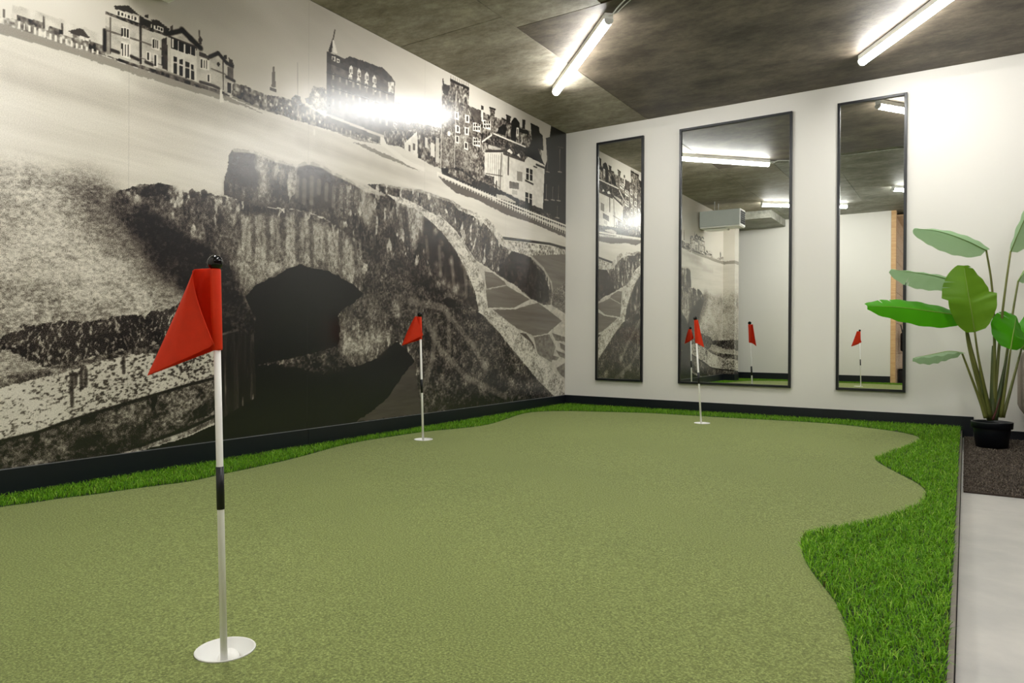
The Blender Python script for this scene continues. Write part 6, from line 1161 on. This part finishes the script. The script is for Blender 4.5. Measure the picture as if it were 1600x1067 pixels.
for f, lb in zip(FLAGS, LBL):
    b0 = Vector(f['base']); tp = Vector(f['top'])
    t = tag(empty('golf_flag', b0), lb, 'flag', 'red pin flags on the green')
    d = tp-b0; Ln = d.length; u = d/Ln
    A = lambda s: u*(s*Ln)
    pw = .0066
    build('pole', tube(nb(), [A(-.075), A(.375), A(.376), A(.99)], [pw*1.02, pw*1.0, pw, pw*.96], 20), M_pole, t, True)
    build('pole_band', tube(nb(), [A(.376), A(.484)], [pw+.0008, pw+.0008], 20), M_blackmat, t, True)
    bm = nb(); bmesh.ops.create_uvsphere(bm, u_segments=24, v_segments=16, radius=.0148, matrix=Matrix.Translation(A(1.0)+u*.001))
    build('knob', bm, M_blackgloss, t, True)
    gr = [[Vector(q)-b0 for q in row] for row in f['grid']]
    # sleeve that slips over the stick
    s1 = .985; s0 = s1-(gr[0][0]-gr[-1][0]).length/Ln
    build('flag_sleeve', tube(nb(), [A(s0), A(s0+.004), A(s1-.004), A(s1)], [pw+.0022, pw+.0032, pw+.0032, pw+.0022], 20), M_red, t, True)
    bm = nb(); vv = [[bm.verts.new(q) for q in row] for row in gr]
    for i in range(len(vv)-1):
        for k in range(len(vv[0])-1): bm.faces.new((vv[i][k], vv[i][k+1], vv[i+1][k+1], vv[i+1][k]))
    cl = build('flag_cloth', bm, M_red, t, True)
    md = cl.modifiers.new('thick', 'SOLIDIFY'); md.thickness = .0014; md.offset = 0
    sb = cl.modifiers.new('sub', 'SUBSURF'); sb.levels = 2; sb.render_levels = 2
    # stitched hem along the free edge
    hem = [row[-1] for row in gr]; hem2 = [row[-1]*.86+row[-2]*.14 for row in gr]
    bm = nb(); n_ = len(hem)
    fwd = Vector((-.544, .839, 0))
    a = [bm.verts.new(q-fwd*.0012) for q in hem]; b = [bm.verts.new(q-fwd*.0012) for q in hem2]
    for i in range(n_-1): bm.faces.new((a[i], a[i+1], b[i+1], b[i]))
    hm = build('hem', bm, M_red, cl, True); md = hm.modifiers.new('thick', 'SOLIDIFY'); md.thickness = .0014

# ------------------------------------------------------------------ air conditioner (seen in the middle mirror)
ac = tag(empty('air_conditioner', (.012, -4.03, 2.18)), 'pale grey air conditioning unit under the ceiling, seen in the middle mirror', 'air conditioner')
build('body', boxm(0, .548, -.13, .13, .02, .238, .006), M_ac, ac)
build('bottom_panel', boxm(.004, .552, -.125, .125, .0, .019, .003), M_white, ac)
vf = build('vent_frame', boxm(.548, .560, -.13, .13, .012, .238, .003), M_white, ac)
build('vent', boxm(.560, .564, -.108, .108, .036, .220), M_blackmat, vf)
for i in range(6):
    build('slat', boxm(.564, .570, -.106, .106, .05+i*.029, .054+i*.029), M_blackgloss, vf)
build('drip_tray', boxm(.05, .35, -.11, .06, -.018, -.001, .003), M_white, ac)
for s in (-.09, .09): build('hanger', tube(nb(), [(.2, s, .23), (.2, s, H-2.18)], .004, 8), M_alu, ac)

# ------------------------------------------------------------------ rug, plant, armchair
rug = tag(empty('rug', (3.9, -1.09, FLOOR)), 'dark brown short-pile rug under the potted plant', 'rug')
M_rug = material('dark_brown_rug_backing', rgb(62, 52, 44), .95, color2=rgb(40, 34, 30), scale=9, stretch=(1, 8, 1))
build('rug_base', boxm(3.146-3.9, 4.65-3.9, -2.115+1.09, -.03+1.09, .0, .008, .002), M_rug, rug)
m = bpy.data.materials.new('brown_rug_pile'); m.use_nodes = True; nt = m.node_tree; b = nt.nodes['Principled BSDF']
at = nt.nodes.new('ShaderNodeAttribute'); at.attribute_name = 'blade'; r = nt.nodes.new('ShaderNodeValToRGB'); e = r.color_ramp.elements
e[0].position = .1; e[0].color = rgb(60, 54, 48); e[1].position = .9; e[1].color = rgb(140, 129, 116)
nt.links.new(at.outputs['Fac'], r.inputs[0]); nt.links.new(r.outputs[0], b.inputs['Base Color']); b.inputs['Roughness'].default_value = .9; b.inputs['Specular IOR Level'].default_value = .1
rr = np.random.RandomState(12); nr = 60000
rx = 3.148+rr.rand(nr)**1.7*1.4; ry = -2.113+rr.rand(nr)*2.08
o = blades('rug_pile', rx, ry, lambda x, y: x*0+FLOOR+.008, .005, .010, .0035, m, rug, (3.9, -1.09, FLOOR), 13, .8)

PX, PY = 3.29, -.53; PZ = FLOOR+.0145
M_pot = material('black_plastic_pot', rgb(12, 17, 24), .4)
M_soil = material('dark_potting_soil', rgb(30, 24, 20), .95, var=.4, scale=120, bump=.8, bscale=160)
def leaf_mat(name, c1, c2, thin=.3):
    m = bpy.data.materials.new(name); m.use_nodes = True; nt = m.node_tree; b = nt.nodes['Principled BSDF']
    uv = nt.nodes.new('ShaderNodeAttribute'); uv.attribute_name = 'leafuv'
    wv = nt.nodes.new('ShaderNodeTexWave'); wv.inputs['Scale'].default_value = 9; wv.inputs['Distortion'].default_value = .6; wv.bands_direction = 'X'
    nt.links.new(uv.outputs['Vector'], wv.inputs['Vector'])
    r = nt.nodes.new('ShaderNodeValToRGB'); r.color_ramp.elements[0].color = c1; r.color_ramp.elements[1].color = c2
    nt.links.new(wv.outputs[0], r.inputs[0])
    nt.links.new(r.outputs[0], b.inputs['Base Color'])
    b.inputs['Roughness'].default_value = .42; b.inputs['Specular IOR Level'].default_value = .4
    tr = nt.nodes.new('ShaderNodeBsdfTranslucent'); nt.links.new(r.outputs[0], tr.inputs[0])
    ms = nt.nodes.new('ShaderNodeMixShader'); ms.inputs[0].default_value = thin
    nt.links.new(b.outputs[0], ms.inputs[1]); nt.links.new(tr.outputs[0], ms.inputs[2])
    nt.links.new(ms.outputs[0], nt.nodes['Material Output'].inputs[0])
    return m
M_leaf = leaf_mat('glossy_green_leaf', rgb(66, 166, 8), rgb(96, 190, 22), .42)
M_young = leaf_mat('yellowish_green_leaf', rgb(102, 156, 28), rgb(136, 182, 54), .42)
M_pale = leaf_mat('pale_bluish_green_leaf', rgb(160, 198, 150), rgb(192, 222, 178), .5)
M_stem = material('olive_leaf_stalk', rgb(128, 130, 66), .45, color2=rgb(96, 104, 46), scale=10, stretch=(1, 1, .3))
M_sheath = material('dark_green_sheath', rgb(52, 74, 44), .45, color2=rgb(92, 100, 48), scale=8, stretch=(1, 1, .4))
M_shoot = material('dull_red_shoot', rgb(92, 44, 40), .5, var=.2)
M_rib = material('pale_leaf_midrib', rgb(136, 168, 70), .45)
LEAVES = [([(3.2543,-.5248,1.1888),(3.1338,-.6265,1.2527),(3.0019,-.7594,1.297),(2.8826,-.8843,1.3054)],.1029,55,38,1),([(3.1184,-.5659,.9885),(2.9905,-.6605,1.0309),(2.8667,-.7526,1.0531),(2.7569,-.8356,1.0673)],.095,58,34,2),([(3.1434,-.6458,.7771),(2.9894,-.7932,.8019),(2.8122,-.9556,.8261),(2.6546,-1.1053,.8308)],.1029,-38,14,3),([(3.1963,-.6835,.6781),(3.1757,-.7201,.8207),(3.1554,-.7208,.9567),(3.1382,-.6838,1.085)],.1385,8,10,4),([(3.1318,-.7019,.553),(3.0634,-.77,.5607),(2.9763,-.8504,.541),(2.8868,-.9323,.5216)],.0792,66,25,5),([(3.3785,-.5897,.5746),(3.392,-.5567,.6677),(3.4049,-.4766,.7354),(3.4149,-.3984,.781)],.1227,4,12,6),([(3.3801,-.4672,1.1791),(3.4225,-.4392,1.3021),(3.4763,-.38,1.4408),(3.5582,-.2906,1.5991)],.099,-20,22,7),([(3.4248,-.3673,1.0025),(3.4695,-.3142,1.0932),(3.5316,-.2498,1.1849),(3.6216,-.1674,1.2571)],.0871,-35,25,8),([(3.4437,-.3687,.5773),(3.5194,-.2834,.6985),(3.5952,-.2101,.8006),(3.69,-.1484,.8498)],.095,20,20,9)]
STEMS = [[(3.2543,-.5248,1.1888),(3.2822,-.5075,.9941),(3.2967,-.5109,.7553),(3.3017,-.5208,.4384),(3.2968,-.525,.1534)],[(3.1184,-.5659,.9885),(3.1608,-.5635,.6755),(3.2227,-.5363,.3968),(3.2775,-.5137,.1511)],[(3.1434,-.6458,.7771),(3.1644,-.6329,.5959),(3.2155,-.6007,.3599),(3.2664,-.5685,.1553)],[(3.1963,-.6835,.6781),(3.2172,-.6467,.5184),(3.2516,-.6013,.3221),(3.2793,-.5721,.1565)],[(3.1318,-.7019,.553),(3.1786,-.6602,.4084),(3.2291,-.6162,.2514),(3.256,-.5991,.1535)],[(3.3785,-.5897,.5746),(3.3616,-.5655,.4028),(3.3321,-.5379,.1568)],[(3.3801,-.4672,1.1791),(3.3549,-.4843,.9533),(3.3331,-.4993,.7157),(3.3119,-.5143,.3989),(3.2968,-.525,.1534)],[(3.4248,-.3673,1.0025),(3.3985,-.397,.8173),(3.372,-.4389,.597),(3.3425,-.4827,.3589),(3.3138,-.5021,.1524)],[(3.4437,-.3687,.5773),(3.4033,-.4193,.3979),(3.3467,-.4927,.1537)]]
SHEATHS = [[(3.218,-.5866,.5173),(3.249,-.5672,.32),(3.2836,-.5336,.1374)],[(3.3642,-.4799,.5338),(3.3323,-.5014,.3198),(3.3003,-.5228,.1376)],[(3.291,-.5151,.5966),(3.2925,-.5151,.3586),(3.2936,-.5271,.1375)]]
SHOOT = [(3.33,-.5745,.285),(3.3113,-.575,.2058),(3.2923,-.5756,.142)]
plant = tag(empty('potted_plant', (PX, PY, PZ)), 'tall broad-leaved green plant in a black pot in the corner of the rug', 'plant')
po = Vector((PX, PY, PZ))
pot = build('pot', lathe(nb(), [(.001, 0), (.084, 0), (.098, .118), (.098, .12), (.090, .12), (.078, .006), (.001, .006)], 40), M_pot, plant, True)
build('rim', lathe(nb(), [(.097, .116), (.108, .117), (.1105, .152), (.1105, .156), (.103, .156), (.097, .13)], 40, cap=False), M_pot, pot, True)
build('soil', lathe(nb(), [(.001, .128), (.095, .122), (.095, .118), (.001, .118)], 32), M_soil, plant, True)
fw = Vector((-.544, .839, 0))     # towards the corner of the room
def leaf(pts, hw, tilt, fold, seed, lm):
    mid = smooth_path([Vector(q)-po for q in pts], 8); n = len(mid)
    rs_ = np.random.RandomState(seed*7+1)
    bm = nb(); lay = None; rows = []; uvs = []
    K = 6
    slits = {int(n*f_): (s, d_) for f_, s, d_ in zip(rs_.uniform(.55, .97, 3), rs_.choice([-1, 1], 3), rs_.uniform(.45, .8, 3))}
    for i, p_ in enumerate(mid):
        d = (mid[min(i+1, n-1)]-mid[max(i-1, 0)]).normalized()
        pi = d.cross(fw).normalized()
        fo = (fw-d*fw.dot(d)).normalized()
        a = math.radians(tilt); side = pi*math.cos(a)+fo*math.sin(a)
        nrm = d.cross(side).normalized()
        if nrm.z < 0: nrm = -nrm
        t = i/(n-1)
        wd = hw*(math.sin(math.pi*min(1, (t*.93+.035))**.78)**.62)
        row = []
        for k in range(-K, K+1):
            s = k/K; fa = math.radians(fold)
            q = p_ + side*(s*wd*math.cos(fa)) - nrm*(abs(s)*wd*math.sin(fa)) - nrm*(.10*wd*s*s) + d*(abs(s)*wd*.25)
            q = q + nrm*(.004*math.sin(i*1.3+seed)*abs(s))
            row.append(bm.verts.new(q)); uvs.append((t*4+abs(s)*.35, s, 0))
        rows.append(row)
    extra = {}
    for i in range(n-1):
        for k in range(2*K):
            s = -1 if k < K else 1
            depth = (K-1-k)/K if k < K else (k-K)/K
            u0, u1 = rows[i+1][k], rows[i+1][k+1]
            if i in slits and slits[i][0] == s:
                d0 = slits[i][1]
                def torn(kk):
                    dd = abs(kk-K)/K
                    if dd <= d0: return rows[i+1][kk]
                    if (i, kk) not in extra:
                        extra[(i, kk)] = bm.verts.new(rows[i+1][kk].co.lerp(rows[i][kk].co, .4*(dd-d0)/(1-d0)+.03)); uvs.append((i/(n-1)*4, 0, 0))
                    return extra[(i, kk)]
                u0, u1 = torn(k), torn(k+1)
            bm.faces.new((rows[i][k], rows[i][k+1], u1, u0))
    bm.normal_update()
    up = sum((f.normal.z*f.calc_area() for f in bm.faces))
    if up < 0:
        for f in bm.faces: f.normal_flip()
    o = build('leaf', bm, lm, plant, True)
    at = o.data.attributes.new('leafuv', 'FLOAT_VECTOR', 'POINT'); at.data.foreach_set('vector', np.array(uvs, np.float32).ravel())
    build('midrib', tube(nb(), [q for q in mid[:-1]], [.0042-.0034*i/n for i in range(n-1)], 8), M_rib, o, True)
for L_, lm in zip(LEAVES, (M_pale, M_pale, M_leaf, M_young, M_pale, M_leaf, M_pale, M_pale, M_leaf)): leaf(*L_, lm)
for s in STEMS:
    q = smooth_path([Vector(x)-po for x in s], 5)
    build('stem', tube(nb(), q, [.0055+.006*(i/(len(q)-1))**1.5 for i in range(len(q))], 10), M_stem, plant, True)
for s in SHEATHS:
    q = smooth_path([Vector(x)-po for x in s], 5)
    build('sheath', tube(nb(), q, [.004+.017*(i/(len(q)-1))**.8 for i in range(len(q))], 12), M_sheath, plant, True)
q = smooth_path([Vector(x)-po for x in SHOOT], 4)
build('young_shoot', tube(nb(), q, [.0015+.006*(i/(len(q)-1)) for i in range(len(q))], 8), M_shoot, plant, True)

ch = tag(empty('armchair', (3.825, -.30, FLOOR+.018)), 'taupe upholstered armchair behind the plant at the right edge', 'armchair')
build('seat', boxm(-.27, .27, -.25, .16, .20, .40, .04), M_fabric, ch, True)
build('backrest', boxm(-.27, .27, .12, .28, .20, .66, .05), M_fabric, ch, True)
build('armrest', boxm(-.385, -.272, -.26, .28, .19, .585, .045), M_fabric, ch, True)
build('armrest', boxm(.272, .385, -.26, .28, .19, .585, .045), M_fabric, ch, True)
for x in (-.31, .31):
    for y in (-.22, .24): build('leg', tube(nb(), [(x*.9, y*.9, .20), (x, y, .0)], [.016, .010], 10), M_blackmat, ch, True)

# ------------------------------------------------------------------ bags in the corridor (seen in the right mirror)
bg = tag(empty('sports_bag', (2.43, -6.75, FLOOR)), 'black box-shaped bag on the corridor floor, seen at the foot of the right mirror', 'bag')
bd = build('body', boxm(-.155, .155, -.13, .13, .006, .22, .02), M_blackmat, bg, True)
build('lid', boxm(-.158, .158, -.133, .133, .215, .237, .008), M_blackgloss, bg, True)
build('handle', tube(nb(), smooth_path([(-.07, 0, .23), (-.06, 0, .275), (.06, 0, .275), (.07, 0, .23)]), .008, 8), M_blackmat, bg, True)
bm = nb()
for i in range(3):
    h_ = .016+.014*i; x = -.03+i*.022
    v = [bm.verts.new(q) for q in ((x, .1315, .09), (x+.014, .1315, .09), (x+.014-.010, .1315, .09+h_), (x-.010, .1315, .09+h_))]
    bm.faces.new(v)
build('logo', bm, M_white, bd)
hb = tag(empty('hanging_bag', (2.34, -6.95, .46)), 'slim black bag hanging on the timber wall, seen at the edge of the right mirror', 'bag')
build('body', boxm(-.055, .055, -.12, .12, .0, .30, .03), M_blackmat, hb, True)
build('pocket', boxm(.04, .075, -.09, .09, .03, .17, .015), M_blackmat, hb, True)
build('strap', tube(nb(), smooth_path([(-.03, -.06, .29), (-.055, 0, .42), (-.03, .06, .29)]), .007, 8), M_blackmat, hb, True)
build('hook', tube(nb(), [(-.078, 0, .42), (-.05, 0, .42), (-.045, 0, .435)], .005, 8), M_alu, hb)
